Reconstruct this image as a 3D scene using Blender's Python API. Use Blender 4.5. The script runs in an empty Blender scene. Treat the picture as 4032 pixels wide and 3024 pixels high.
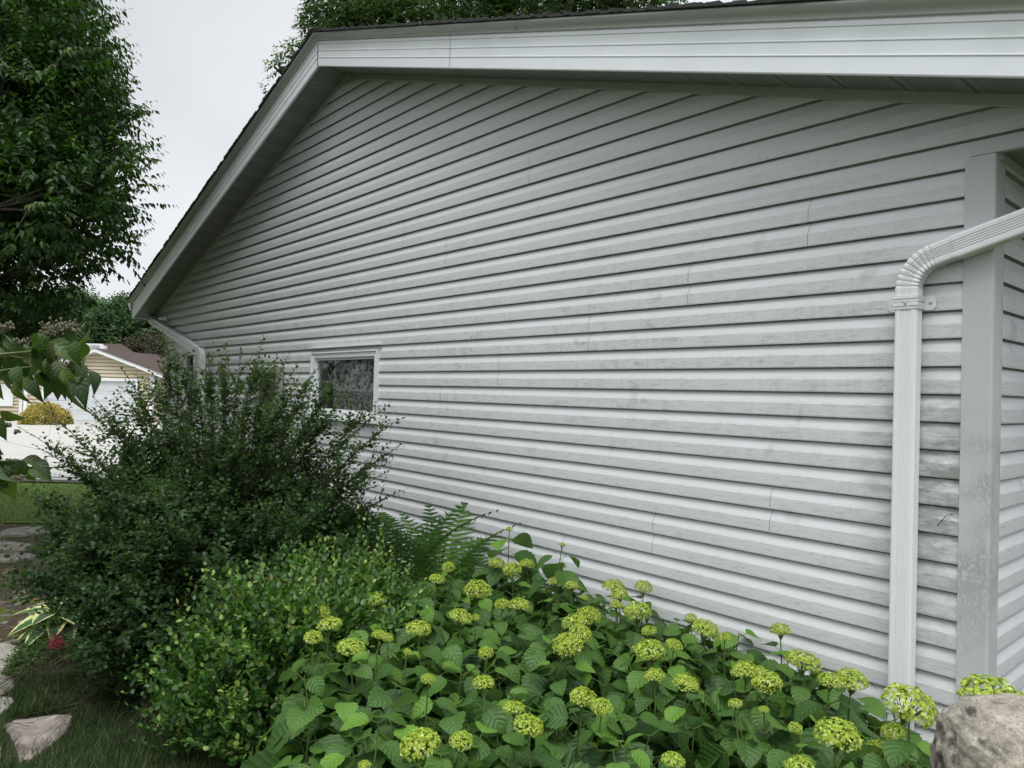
import bpy, math, random
import numpy as np
from mathutils import Vector, Matrix, noise as mnoise
R = math.radians
PI = math.pi
rng = np.random.default_rng(7)
random.seed(7)
S = bpy.context.scene
C = S.collection

# ------------------------------------------------------------------ camera
H = 1.95
CAM = np.array([0.0, -3.703, H])
FPX, PXW, PXH = 2886.2, 4032, 3024
yaw, pitch, roll = 0.847685, 0.013207, 0.026240
_F = np.array([-math.sin(yaw)*math.cos(pitch), math.cos(yaw)*math.cos(pitch), math.sin(pitch)])
_r = np.array([math.cos(yaw), math.sin(yaw), 0.0])
_u = np.cross(_r, _F)
_R = math.cos(roll)*_r + math.sin(roll)*_u
_U = math.cos(roll)*_u - math.sin(roll)*_r
cd = bpy.data.cameras.new('camera')
cam = bpy.data.objects.new('camera', cd)
C.objects.link(cam)
M = Matrix(((_R[0], _U[0], -_F[0], CAM[0]), (_R[1], _U[1], -_F[1], CAM[1]), (_R[2], _U[2], -_F[2], CAM[2]), (0, 0, 0, 1)))
cam.matrix_world = M
cd.sensor_width = 36.0
cd.lens = 36.0*FPX/PXW
cd.clip_start = 0.05
cd.clip_end = 2000
S.camera = cam

# ------------------------------------------------------------------ world, overcast sky
W = bpy.data.worlds.new('World')
S.world = W
W.use_nodes = True
nt = W.node_tree
nt.nodes.clear()
SUN_EL, SUN_ROT = R(66), R(140)
n_out = nt.nodes.new('ShaderNodeOutputWorld')
n_bg = nt.nodes.new('ShaderNodeBackground')
n_bg.inputs['Strength'].default_value = 0.1
n_sky = nt.nodes.new('ShaderNodeTexSky')
n_sky.sky_type = 'NISHITA'
n_sky.sun_disc = False
n_sky.sun_elevation = SUN_EL
n_sky.sun_rotation = SUN_ROT
n_hs = nt.nodes.new('ShaderNodeHueSaturation')
n_hs.inputs['Saturation'].default_value = 0.25
n_tc = nt.nodes.new('ShaderNodeTexCoord')
n_sep = nt.nodes.new('ShaderNodeSeparateXYZ')
n_no = nt.nodes.new('ShaderNodeTexNoise')
n_no.inputs['Scale'].default_value = 1.9
n_no.inputs['Detail'].default_value = 3
n_rm = nt.nodes.new('ShaderNodeMapRange')          # overcast luminance rises towards the zenith
n_rm.inputs['From Min'].default_value = 0.45
n_rm.inputs['From Max'].default_value = 1.0
n_rm.inputs['To Min'].default_value = 3.0
n_rm.inputs['To Max'].default_value = 19.0
n_ad = nt.nodes.new('ShaderNodeMath'); n_ad.operation = 'MULTIPLY_ADD'
n_ad.inputs[1].default_value = 5.0
n_cl = nt.nodes.new('ShaderNodeVectorMath'); n_cl.operation = 'SCALE'
n_cl.inputs[0].default_value = (0.955, 0.985, 1.03)
n_mx = nt.nodes.new('ShaderNodeMix'); n_mx.data_type = 'RGBA'
n_mx.inputs['Factor'].default_value = 0.9
nt.links.new(n_tc.outputs['Generated'], n_sep.inputs[0])
nt.links.new(n_tc.outputs['Generated'], n_no.inputs['Vector'])
nt.links.new(n_sep.outputs['Z'], n_rm.inputs['Value'])
nt.links.new(n_no.outputs['Fac'], n_ad.inputs[0])
nt.links.new(n_rm.outputs[0], n_ad.inputs[2])
nt.links.new(n_ad.outputs[0], n_cl.inputs['Scale'])
nt.links.new(n_sky.outputs[0], n_hs.inputs['Color'])
nt.links.new(n_hs.outputs[0], n_mx.inputs['A'])
nt.links.new(n_cl.outputs[0], n_mx.inputs['B'])
nt.links.new(n_mx.outputs['Result'], n_bg.inputs['Color'])
nt.links.new(n_bg.outputs[0], n_out.inputs[0])

ld = bpy.data.lights.new('sun', 'SUN')
ld.energy = 1.5
ld.angle = R(32)
ld.color = (1.0, 0.97, 0.93)
sun = bpy.data.objects.new('sun', ld)
C.objects.link(sun)
# towards the sun: from the camera's side of the wall, high up
sd = Vector((math.sin(SUN_ROT)*math.cos(SUN_EL), math.cos(SUN_ROT)*math.cos(SUN_EL), math.sin(SUN_EL)))
sun.rotation_euler = sd.to_track_quat('Z', 'Y').to_euler()
sun.location = (0, -10, 20)

S.view_settings.view_transform = 'Standard'
S.view_settings.look = 'None'
S.view_settings.exposure = 0.60
S.view_settings.gamma = 1.0

# ------------------------------------------------------------------ helpers
def ray(px, py):
    return _F + (px-2016)/FPX*_R + (1512-py)/FPX*_U
def at(px, py, d):
    return CAM + ray(px, py)*d
def onz(px, py, z=0.0):
    r = ray(px, py); return CAM + r*((z-CAM[2])/r[2])
def ony(px, py, y=0.0):
    r = ray(px, py); return CAM + r*((y-CAM[1])/r[1])
def project(p):
    d = np.asarray(p, float) - CAM
    z = d @ _F
    return 2016+FPX*(d @ _R)/z, 1512-FPX*(d @ _U)/z, z

def tag(o, label=None, cat=None, group=None, kind=None):
    if label: o['label'] = label
    if cat: o['category'] = cat
    if group: o['group'] = group
    if kind: o['kind'] = kind
    return o
def empty(name, loc=(0, 0, 0), **k):
    o = bpy.data.objects.new(name, None)
    o.empty_display_size = 0.2
    C.objects.link(o); o.location = loc
    o.matrix_world = Matrix.Translation(Vector(loc))
    return tag(o, **k)
def link_mesh(name, me, mats, parent=None):
    o = bpy.data.objects.new(name, me)
    C.objects.link(o)
    for m in (mats if isinstance(mats, (list, tuple)) else [mats]): me.materials.append(m)
    if parent is not None:
        o.parent = parent
        root = parent
        loc = Vector((0, 0, 0))
        while root is not None:
            loc += root.location; root = root.parent
        o.location = -loc
    return o

class MB:
    def __init__(s): s.v = []; s.f = []; s.m = []; s.uv = []; s.sm = []
    def add(s, vs, fs, m=0, uvs=None, smooth=False):
        b = len(s.v)
        s.v += [tuple(float(c) for c in v) for v in vs]
        for k, f in enumerate(fs):
            s.f.append(tuple(b+i for i in f)); s.m.append(m); s.sm.append(smooth)
            s.uv.append([uvs[i] for i in f] if uvs is not None else [(0, 0)]*len(f))
    def quad(s, a, b, c, d, m=0, uv=None): s.add([a, b, c, d], [(0, 1, 2, 3)], m, uv)
    def box(s, x0, x1, y0, y1, z0, z1, m=0):
        v = [(x0, y0, z0), (x1, y0, z0), (x1, y1, z0), (x0, y1, z0), (x0, y0, z1), (x1, y0, z1), (x1, y1, z1), (x0, y1, z1)]
        s.add(v, [(3, 2, 1, 0), (4, 5, 6, 7), (0, 1, 5, 4), (1, 2, 6, 5), (2, 3, 7, 6), (3, 0, 4, 7)], m)
    def obox(s, o, ax, ay, az, m=0):
        o, ax, ay, az = map(np.asarray, (o, ax, ay, az))
        v = [o, o+ax, o+ax+ay, o+ay, o+az, o+ax+az, o+ax+ay+az, o+ay+az]
        s.add(v, [(3, 2, 1, 0), (4, 5, 6, 7), (0, 1, 5, 4), (1, 2, 6, 5), (2, 3, 7, 6), (3, 0, 4, 7)], m)
    def tube(s, pts, rad, n=6, m=0, cap=True):
        pts = [np.asarray(p, float) for p in pts]
        rings = []
        for i, p in enumerate(pts):
            t = pts[min(i+1, len(pts)-1)] - pts[max(i-1, 0)]
            t = t/(np.linalg.norm(t)+1e-9)
            a = np.array([0, 0, 1.0]) if abs(t[2]) < .9 else np.array([1.0, 0, 0])
            u = np.cross(t, a); u /= np.linalg.norm(u); w = np.cross(t, u)
            r = rad[i] if hasattr(rad, '__len__') else rad
            rings.append([p + r*(math.cos(2*PI*k/n)*u + math.sin(2*PI*k/n)*w) for k in range(n)])
        vs = [q for r_ in rings for q in r_]
        fs = [(i*n+k, i*n+(k+1) % n, (i+1)*n+(k+1) % n, (i+1)*n+k) for i in range(len(pts)-1) for k in range(n)]
        if cap:
            fs.append(tuple(range(n))[::-1]); fs.append(tuple((len(pts)-1)*n+k for k in range(n)))
        s.add(vs, fs, m, smooth=True)
    def sweep(s, prof, a, b, fn, m=0, closed=False, cap=False, uvs=None):
        """prof: list of 2-d points; fn(t, p) -> 3-d; quads between a and b"""
        n = len(prof)
        vs = [fn(a, p) for p in prof] + [fn(b, p) for p in prof]
        fs = [(i, (i+1) % n, n+(i+1) % n, n+i) for i in range(n if closed else n-1)]
        if cap: fs += [tuple(range(n))[::-1], tuple(range(n, 2*n))]
        s.add(vs, fs, m)
    def build(s, name, mats, parent=None):
        me = bpy.data.meshes.new(name)
        me.from_pydata(s.v, [], s.f)
        me.polygons.foreach_set('material_index', s.m)
        me.polygons.foreach_set('use_smooth', s.sm)
        uvl = me.uv_layers.new(name='UVMap')
        flat = [c for f in s.uv for q in f for c in q]
        uvl.data.foreach_set('uv', flat)
        me.update()
        return link_mesh(name, me, mats, parent)

def scatter_mesh(name, tv, tf, tuv, pos, X, Y, Z, scale, rnd, smooth=True, extra=None):
    """copies of a template (tv k*3, tf faces) as one mesh"""
    N, k = len(pos), len(tv)
    tv = np.asarray(tv, float)
    scale = np.asarray(scale).reshape(N, -1)
    if scale.shape[1] == 1: scale = np.repeat(scale, 3, 1)
    V = (pos[:, None, :] + scale[:, None, 0:1]*tv[None, :, 0:1]*X[:, None, :] + scale[:, None, 1:2]*tv[None, :, 1:2]*Y[:, None, :]
         + scale[:, None, 2:3]*tv[None, :, 2:3]*Z[:, None, :]).reshape(-1, 3)
    lens = np.array([len(f) for f in tf]); flat = np.concatenate([np.array(f) for f in tf])
    LI = (np.arange(N)[:, None]*k + flat[None, :]).ravel()
    LT = np.tile(lens, N); LS = np.concatenate([[0], np.cumsum(LT)[:-1]])
    me = bpy.data.meshes.new(name)
    me.vertices.add(len(V)); me.vertices.foreach_set('co', V.astype(np.float32).ravel())
    me.loops.add(len(LI)); me.loops.foreach_set('vertex_index', LI.astype(np.int32))
    me.polygons.add(len(LT)); me.polygons.foreach_set('loop_start', LS.astype(np.int32)); me.polygons.foreach_set('loop_total', LT.astype(np.int32))
    if smooth: me.polygons.foreach_set('use_smooth', np.ones(len(LT), bool))
    a = me.attributes.new('rnd', 'FLOAT', 'POINT')
    a.data.foreach_set('value', np.repeat(rnd, k).astype(np.float32))
    if tuv is not None:
        uvl = me.uv_layers.new(name='UVMap')
        u = np.asarray(tuv, float)[flat]
        uvl.data.foreach_set('uv', np.tile(u, (N, 1)).astype(np.float32).ravel())
    me.update(calc_edges=True)
    return me

def norm(a): return a/(np.linalg.norm(a, axis=-1, keepdims=True)+1e-9)
def basis(d, upish):
    """Y along d, Z as near upish as possible"""
    Y = norm(d); X = norm(np.cross(Y, upish)); Z = np.cross(X, Y); return X, Y, Z

def leaf_tpl(nv, wfun, fold=.25, droop=.3, nu=1, wave=0.0, cup=0.0, teeth=0.0):
    """leaf of unit length along +y, unit normal +z. returns verts, faces, uv"""
    vs, uv = [], []
    cols = 2*nu+1
    for i in range(nv+1):
        v = i/nv
        w = wfun(v)
        if teeth and 0 < i < nv: w *= 1 + (teeth if i % 2 else -teeth)
        for j in range(cols):
            u = (j-nu)/nu
            x = u*w
            z = fold*abs(x) - droop*v*v + wave*math.sin(v*14+j*2.1)*abs(u)*.5 + cup*(x*x)
            vs.append((x, v*(1-.25*droop*v), z)); uv.append((u*.5+.5, v))
    fs = []
    for i in range(nv):
        for j in range(cols-1):
            a = i*cols+j
            fs.append((a, a+1, a+cols+1, a+cols))
    return vs, fs, uv
def ov(w, p=.38, tip=1.0):   # ovate: widest at p
    def f(v):
        if v <= 0 or v >= 1: return 0.004
        e = math.log(.5)/math.log(p)
        return w*math.sin(PI*v**e)**tip
    return f

# ------------------------------------------------------------------ materials
def nodes_of(m):
    m.use_nodes = True
    t = m.node_tree
    b = t.nodes.get('Principled BSDF')
    return t, b
class NB:
    def __init__(s, name):
        s.m = bpy.data.materials.new(name); s.t, s.b = nodes_of(s.m)
    def n(s, typ, **k):
        x = s.t.nodes.new(typ)
        for a, v in k.items():
            if a.startswith('i_'): x.inputs[a[2:].replace('_', ' ')].default_value = v
            else: setattr(x, a, v)
        return x
    def l(s, a, b): s.t.links.new(a, b)
    def coord(s, scale=(1, 1, 1), kind='Object'):
        c = s.n('ShaderNodeTexCoord'); mp = s.n('ShaderNodeMapping'); mp.inputs['Scale'].default_value = scale
        s.l(c.outputs[kind], mp.inputs[0]); return mp.outputs[0]
    def noise(s, vec, scale=1, detail=4, rough=.55, dist=0):
        x = s.n('ShaderNodeTexNoise'); x.inputs['Scale'].default_value = scale; x.inputs['Detail'].default_value = detail
        x.inputs['Roughness'].default_value = rough; x.inputs['Distortion'].default_value = dist
        s.l(vec, x.inputs['Vector']); return x.outputs['Fac']
    def math(s, op, a, b=None, c=None, clamp=False):
        x = s.n('ShaderNodeMath', operation=op, use_clamp=clamp)
        for i, v in enumerate((a, b, c)):
            if v is None: continue
            if isinstance(v, (int, float)): x.inputs[i].default_value = v
            else: s.l(v, x.inputs[i])
        return x.outputs[0]
    def rng(s, v, a, b, c=0.0, d=1.0):
        x = s.n('ShaderNodeMapRange'); s.l(v, x.inputs['Value'])
        for k, q in zip(('From Min', 'From Max', 'To Min', 'To Max'), (a, b, c, d)): x.inputs[k].default_value = q
        return x.outputs[0]
    def ramp(s, v, stops, interp='LINEAR'):
        x = s.n('ShaderNodeValToRGB'); e = x.color_ramp; e.interpolation = interp
        while len(e.elements) < len(stops): e.elements.new(.5)
        for i, (p, c) in enumerate(stops):
            e.elements[i].position = p; e.elements[i].color = (*c, 1)
        s.l(v, x.inputs[0]); return x.outputs[0]
    def mix(s, f, a, b, mode='MIX'):
        x = s.n('ShaderNodeMix', data_type='RGBA', blend_type=mode)
        for k, v in (('Factor', f), ('A', a), ('B', b)):
            i = x.inputs[k]
            if k == 'Factor': i = x.inputs[0]
            if k == 'A': i = x.inputs[6]
            if k == 'B': i = x.inputs[7]
            if isinstance(v, (int, float)): i.default_value = v
            elif isinstance(v, tuple): i.default_value = (*v, 1)
            else: s.l(v, i)
        return x.outputs[2]
    def bump(s, v, dist=.002, strength=.5):
        x = s.n('ShaderNodeBump'); x.inputs['Distance'].default_value = dist; x.inputs['Strength'].default_value = strength
        s.l(v, x.inputs['Height']); s.l(x.outputs[0], s.b.inputs['Normal'])
    def out(s, col, rough=.5, spec=.5, metal=0):
        if isinstance(col, tuple): s.b.inputs['Base Color'].default_value = (*col, 1)
        else: s.l(col, s.b.inputs['Base Color'])
        if isinstance(rough, (int, float)): s.b.inputs['Roughness'].default_value = rough
        else: s.l(rough, s.b.inputs['Roughness'])
        s.b.inputs['Specular IOR Level'].default_value = spec
        s.b.inputs['Metallic'].default_value = metal
        return s.m

def mottled(name, c1, c2, scale=6, rough=.6, bumpd=0.0, stretch=(1, 1, 1), spec=.4, detail=5):
    b = NB(name); v = b.coord(stretch)
    f = b.noise(v, scale, detail)
    col = b.ramp(f, [(.3, c1), (.7, c2)])
    if bumpd: b.bump(f, bumpd, .6)
    return b.out(col, rough, spec)

def siding_mat(name, base, side=False, dirt=1.0):
    b = NB(name)
    # u runs along the boards; the side wall's boards run along y
    raw = b.coord()
    sp = b.n('ShaderNodeSeparateXYZ'); b.l(raw, sp.inputs[0])
    u = sp.outputs['Y' if side else 'X']; z = sp.outputs['Z']
    cm = b.n('ShaderNodeCombineXYZ'); b.l(u, cm.inputs['X']); b.l(z, cm.inputs['Z'])
    V = cm.outputs[0]
    mp = b.n('ShaderNodeMapping'); mp.inputs['Scale'].default_value = (5.0, 1, 62); b.l(V, mp.inputs[0])
    g = b.noise(mp.outputs[0], 1.0, 3, .55, .8)
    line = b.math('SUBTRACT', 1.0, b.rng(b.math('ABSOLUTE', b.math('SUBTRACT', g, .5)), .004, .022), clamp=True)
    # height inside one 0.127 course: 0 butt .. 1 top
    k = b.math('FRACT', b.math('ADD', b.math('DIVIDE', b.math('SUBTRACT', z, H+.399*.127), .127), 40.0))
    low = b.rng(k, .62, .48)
    big = b.noise(V, 1.1, 3, .6)
    mp2 = b.n('ShaderNodeMapping'); mp2.inputs['Scale'].default_value = (5, 1, 14); b.l(V, mp2.inputs[0])
    fine = b.noise(mp2.outputs[0], 1.5, 8, .72)
    # grime gathers in the middle height of the wall and round the downpipe
    mid = b.math('MULTIPLY', b.rng(z, H-1.15, H-.25), b.rng(z, H+1.5, H+.45))
    dm = b.math('MULTIPLY', b.rng(big, .38, .66), mid)
    patch = b.math('MULTIPLY', b.rng(fine, .52, .68), dm)
    patch = b.math('MULTIPLY', patch, b.math('MULTIPLY_ADD', low, .75, .25))
    if not side:
        near = b.math('MULTIPLY', b.rng(u, -1.62, -1.30), b.math('MULTIPLY', b.rng(z, H-1.45, H-.5), b.rng(z, H+.3, H-.2)))
        g2 = b.math('MULTIPLY', b.rng(fine, .36, .56), near)
    else:
        g2 = b.math('MULTIPLY', patch, 0.0)
    col = b.mix(b.math('MULTIPLY', b.rng(big, .3, .7), .25), base, tuple(c*.88 for c in base))
    mp3 = b.n('ShaderNodeMapping'); mp3.inputs['Scale'].default_value = (2.2, 1, 90); b.l(V, mp3.inputs[0])
    grain = b.noise(mp3.outputs[0], 1.4, 4, .7)
    col = b.mix(b.math('MULTIPLY', b.rng(grain, .35, .7), .035), col, tuple(c*.6 for c in base))
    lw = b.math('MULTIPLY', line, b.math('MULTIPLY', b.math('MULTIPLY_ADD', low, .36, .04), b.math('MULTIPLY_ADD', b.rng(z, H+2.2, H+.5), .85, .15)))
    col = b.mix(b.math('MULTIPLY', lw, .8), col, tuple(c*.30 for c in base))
    col = b.mix(b.math('MULTIPLY', patch, .66*dirt), col, (.17, .175, .165))
    col = b.mix(b.math('MULTIPLY', g2, .72), col, (.17, .178, .155))
    sm = b.noise(V, 5.5, 2, .4); col = b.mix(b.math('MULTIPLY', b.math('MULTIPLY', b.rng(sm, .66, .74), .34), mid), col, (.24, .25, .24))
    # streaky drips
    mp4 = b.n('ShaderNodeMapping'); mp4.inputs['Scale'].default_value = (42, 1, 5); b.l(V, mp4.inputs[0])
    st = b.noise(mp4.outputs[0], 1.0, 4, .6)
    col = b.mix(b.math('MULTIPLY', b.math('MULTIPLY', b.rng(st, .5, .75), dm), b.math('MULTIPLY', low, .4)), col, (.24, .25, .23))
    hgt = b.math('MULTIPLY_ADD', line, -.6, b.math('MULTIPLY', grain, .5))
    b.bump(hgt, .0006, .5)
    return b.out(col, .48, .4)

def leaf_mat(name, stops, rough=.42, trans=.3, vein=0.0, vcol=(.25, .4, .12), edge=None, nveins=7, spec=.5, under=None, bumpy=0.0, gain=.72):
    b = NB(name); stops = [(p_, tuple(v*gain for v in c_)) for p_, c_ in stops]; rough += .10; spec *= .6
    at_ = b.n('ShaderNodeAttribute', attribute_name='rnd')
    col = b.ramp(at_.outputs['Fac'], stops)
    uvn = b.n('ShaderNodeUVMap'); sp = b.n('ShaderNodeSeparateXYZ'); b.l(uvn.outputs[0], sp.inputs[0])
    au = b.math('ABSOLUTE', b.math('MULTIPLY_ADD', sp.outputs['X'], 2.0, -1.0))
    if vein:
        midr = b.rng(au, .07, .02)
        br = b.math('FRACT', b.math('MULTIPLY', b.math('SUBTRACT', sp.outputs['Y'], b.math('MULTIPLY', au, .28)), nveins))
        brl = b.rng(b.math('ABSOLUTE', b.math('SUBTRACT', br, .5)), .085, .02)
        ln = b.math('MAXIMUM', midr, b.math('MULTIPLY', brl, .7))
        col = b.mix(b.math('MULTIPLY', ln, vein), col, vcol)
        if bumpy:
            puff = b.math('ABSOLUTE', b.math('SUBTRACT', br, .5))
            nz = b.noise(b.coord((1, 1, 1)), 60, 3)
            b.bump(b.math('ADD', b.math('MULTIPLY', puff, -1.6), b.math('MULTIPLY_ADD', nz, 1.0, 0)), bumpy, .8)
    if edge:
        ecol, e0 = edge
        nz = b.noise(b.coord((1, 1, 1)), 25, 2)
        ee = b.rng(b.math('ADD', au, b.math('MULTIPLY', b.math('SUBTRACT', nz, .5), .5)), e0, e0+.12)
        col = b.mix(ee, col, ecol)
    if under:
        geo = b.n('ShaderNodeNewGeometry')
        col = b.mix(b.math('MULTIPLY', geo.outputs['Backfacing'], .8), col, under)
    b.out(col, rough, spec)
    tr = b.n('ShaderNodeBsdfTranslucent')
    tc = b.mix(1.0, col, (1.6, 1.9, .7), 'MULTIPLY')
    b.l(tc, tr.inputs[0])
    ms = b.n('ShaderNodeMixShader'); ms.inputs[0].default_value = trans
    b.l(b.b.outputs[0], ms.inputs[1]); b.l(tr.outputs[0], ms.inputs[2])
    b.l(ms.outputs[0], b.t.nodes['Material Output'].inputs[0])
    return b.m

SID = (.62, .64, .65)
m_siding = siding_mat('vinyl_siding', SID)
m_siding_side = siding_mat('vinyl_siding_side', (.62, .64, .665), side=True, dirt=.15)
m_gap = mottled('joint_gap', (.10, .105, .11), (.14, .145, .15), 20, .8)
m_trim = mottled('grey_trim', (.36, .375, .38), (.42, .435, .44), 3, .5)
def post_mat():
    b = NB('corner_trim_vinyl'); raw = b.coord(); sp = b.n('ShaderNodeSeparateXYZ'); b.l(raw, sp.inputs[0]); z = sp.outputs['Z']
    mp = b.n('ShaderNodeMapping'); mp.inputs['Scale'].default_value = (45, 45, 20); b.l(raw, mp.inputs[0])
    f = b.noise(mp.outputs[0], 1.0, 5, .65, 1.5)
    big = b.noise(raw, 4, 3)
    mask = b.math('MULTIPLY', b.math('MULTIPLY', b.rng(z, H-1.25, H-.75), b.rng(z, H+.05, H-.3)), b.rng(big, .35, .55))
    pt = b.math('MULTIPLY', b.rng(b.math('ABSOLUTE', b.math('SUBTRACT', f, .5)), .12, .02), mask)
    fine = b.noise(raw, 160, 2)
    col = b.mix(b.math('MULTIPLY', fine, .2), (.51, .53, .535), (.42, .44, .44))
    col = b.mix(b.math('MULTIPLY', pt, .55), col, (.20, .21, .19))
    return b.out(col, .5, .4)
m_post = post_mat()
def white_mat(name, c=(.74, .77, .785), dirt=.12, stretch=(1, 1, 1), rough=.35, dcol=(.4, .42, .4)):
    b = NB(name); v = b.coord(stretch)
    f = b.noise(v, 3, 7, .68)
    col = b.mix(b.math('MULTIPLY', b.rng(f, .5, .8), dirt*3), c, dcol)
    return b.out(col, rough, .5)
m_fascia = white_mat('white_fascia_metal', (.80, .835, .86), .05)
m_drip = white_mat('drip_edge_metal', (.46, .48, .46), .16, (.6, 3, 3))  # darker than the fascia: shade of the down-facing cove put into the colour
m_pipe = white_mat('white_downspout_paint', (.76, .785, .79), .05, (8, 8, 3), .38)
m_elbow = white_mat('white_elbow_paint', (.72, .745, .745), .12, (10, 10, 10), .36, (.28, .30, .27))
m_frame = white_mat('white_vinyl_frame', (.72, .75, .76), .06)
def soffit_mat():
    b = NB('vented_soffit')
    uvn = b.n('ShaderNodeUVMap'); sp = b.n('ShaderNodeSeparateXYZ'); b.l(uvn.outputs[0], sp.inputs[0])
    u, v = sp.outputs['X'], sp.outputs['Y']
    k = b.math('FRACT', b.math('DIVIDE', u, .305))
    inside = b.math('MULTIPLY', b.math('GREATER_THAN', k, .16), b.math('LESS_THAN', k, .84))
    row = b.math('GREATER_THAN', b.math('FRACT', b.math('DIVIDE', v, .011)), .52)
    slot = b.math('LESS_THAN', b.math('FRACT', b.math('DIVIDE', u, .022)), .72)
    hole = b.math('MULTIPLY', b.math('MULTIPLY', row, slot), inside)
    f = b.noise(b.coord(), 2.2, 4)
    col = b.mix(f, (.27, .285, .28), (.22, .235, .225))
    col = b.mix(b.math('MULTIPLY', hole, .62), col, (.06, .065, .06))
    return b.out(col, .55, .3)
m_soffit = soffit_mat()
m_shingle = mottled('asphalt_shingle', (.018, .019, .019), (.075, .078, .072), 90, .95, .002, spec=.2)
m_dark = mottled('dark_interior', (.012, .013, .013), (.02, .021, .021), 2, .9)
def glass_mat():
    b = NB('window_glass')
    gl = b.n('ShaderNodeBsdfGlossy'); gl.inputs['Roughness'].default_value = .01
    tr = b.n('ShaderNodeBsdfTransparent'); tr.inputs[0].default_value = (.82, .86, .85, 1)
    fr = b.n('ShaderNodeFresnel'); fr.inputs[0].default_value = 1.5
    ms = b.n('ShaderNodeMixShader')
    b.l(b.math('MULTIPLY_ADD', fr.outputs[0], 1.0, .03), ms.inputs[0])
    b.l(tr.outputs[0], ms.inputs[1]); b.l(gl.outputs[0], ms.inputs[2])
    b.l(ms.outputs[0], b.t.nodes['Material Output'].inputs[0])
    return b.m
m_glass = glass_mat()
def curtain_mat():
    b = NB('lace_curtain'); raw = b.coord()
    f = b.noise(raw, 14, 3, .5, 1.8)
    g = b.noise(raw, 38, 3, .6, .6)
    leafy = b.math('MULTIPLY', b.rng(b.math('ABSOLUTE', b.math('SUBTRACT', f, .5)), .075, .035), b.rng(g, .35, .5))
    col = b.mix(leafy, (.80, .81, .82), (.16, .165, .17))
    vo = b.n('ShaderNodeTexVoronoi'); vo.inputs['Scale'].default_value = 11; b.l(raw, vo.inputs['Vector'])
    col = b.mix(b.rng(vo.outputs['Distance'], .30, .22), col, (.16, .155, .155))
    return b.out(col, .9, .1)
m_curtain = curtain_mat()
m_olive = mottled('olive_grey_paint', (.24, .26, .22), (.31, .33, .28), 5, .6)
m_black = mottled('black_metal', (.01, .01, .011), (.02, .02, .022), 10, .4)
m_beige_s = mottled('beige_siding', (.52, .455, .325), (.56, .495, .36), 2, .6)
m_garage = mottled('white_garage_paint', (.60, .63, .65), (.64, .665, .68), 2, .45)
m_white = mottled('white_trim_paint', (.80, .82, .83), (.83, .85, .86), 3, .4)
m_brownroof = mottled('brown_shingles', (.030, .020, .017), (.064, .042, .035), 18, .95)
def concrete_mat():
    b = NB('concrete'); raw = b.coord()
    f = b.noise(raw, .5, 6); g = b.noise(raw, 30, 4)
    col = b.mix(f, (.33, .32, .30), (.40, .39, .365)); col = b.mix(b.math('MULTIPLY', g, .25), col, (.25, .245, .225))
    return b.out(col, .8, .3)
m_concrete = concrete_mat()
def stone_mat(name, c1, c2, c3, sc=8, pits=0.0):
    b = NB(name); raw = b.coord()
    f = b.noise(raw, sc, 8, .68); g = b.noise(raw, sc*.3, 3, .5, 1.0)
    col = b.ramp(f, [(.3, c1), (.52, c2), (.72, c3)])
    col = b.mix(b.math('MULTIPLY', b.rng(g, .52, .6), .6), col, c1)
    h = f
    if pits:
        vo = b.n('ShaderNodeTexVoronoi'); vo.inputs['Scale'].default_value = sc*1.0; vo.inputs['Randomness'].default_value = 1; b.l(raw, vo.inputs['Vector'])
        pit = b.math('MULTIPLY', b.rng(vo.outputs['Distance'], .36, .14), b.rng(g, .42, .50))
        col = b.mix(b.math('MULTIPLY', pit, pits), col, (.035, .033, .028))
        sp = b.noise(raw, sc*9, 2)
        fine = b.noise(raw, sc*5, 8, .8); col = b.mix(b.math('MULTIPLY', b.rng(sp, .52, .66), .65), col, (.10, .095, .08)); col = b.mix(b.math('MULTIPLY', b.rng(fine, .5, .66), .5), col, (.50, .48, .43))
        li = b.noise(raw, sc*.55, 3)
        col = b.mix(b.math('MULTIPLY', b.rng(li, .62, .7), .45), col, (.30, .26, .12))
        h = b.math('SUBTRACT', b.math('MULTIPLY_ADD', fine, .35, f), b.math('MULTIPLY', pit, .9))
    b.bump(h, .012 if pits else .004, .8)
    return b.out(col, .85, .25)
m_boulder = stone_mat('pitted_boulder', (.13, .115, .088), (.28, .255, .205), (.41, .385, .325), 22, .95)
m_flag = stone_mat('flagstone', (.15, .14, .12), (.26, .245, .215), (.37, .355, .32), 9)
m_purple = stone_mat('purple_streaked_flagstone', (.10, .066, .07), (.21, .185, .165), (.32, .295, .26), 8)
def ground_mat():
    b = NB('garden_ground'); raw = b.coord()
    f = b.noise(raw, 3.0, 8, .7); g = b.noise(raw, .9, 4); h = b.noise(raw, 26, 5, .7)
    soil = b.ramp(h, [(.3, (.018, .013, .009)), (.7, (.06, .046, .034))])
    moss = b.ramp(h, [(.3, (.02, .04, .008)), (.7, (.08, .12, .03))])
    col = b.mix(b.rng(f, .46, .56), soil, moss)
    b.bump(h, .01, .8)
    return b.out(col, .95, .2)
m_ground = ground_mat()
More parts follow.
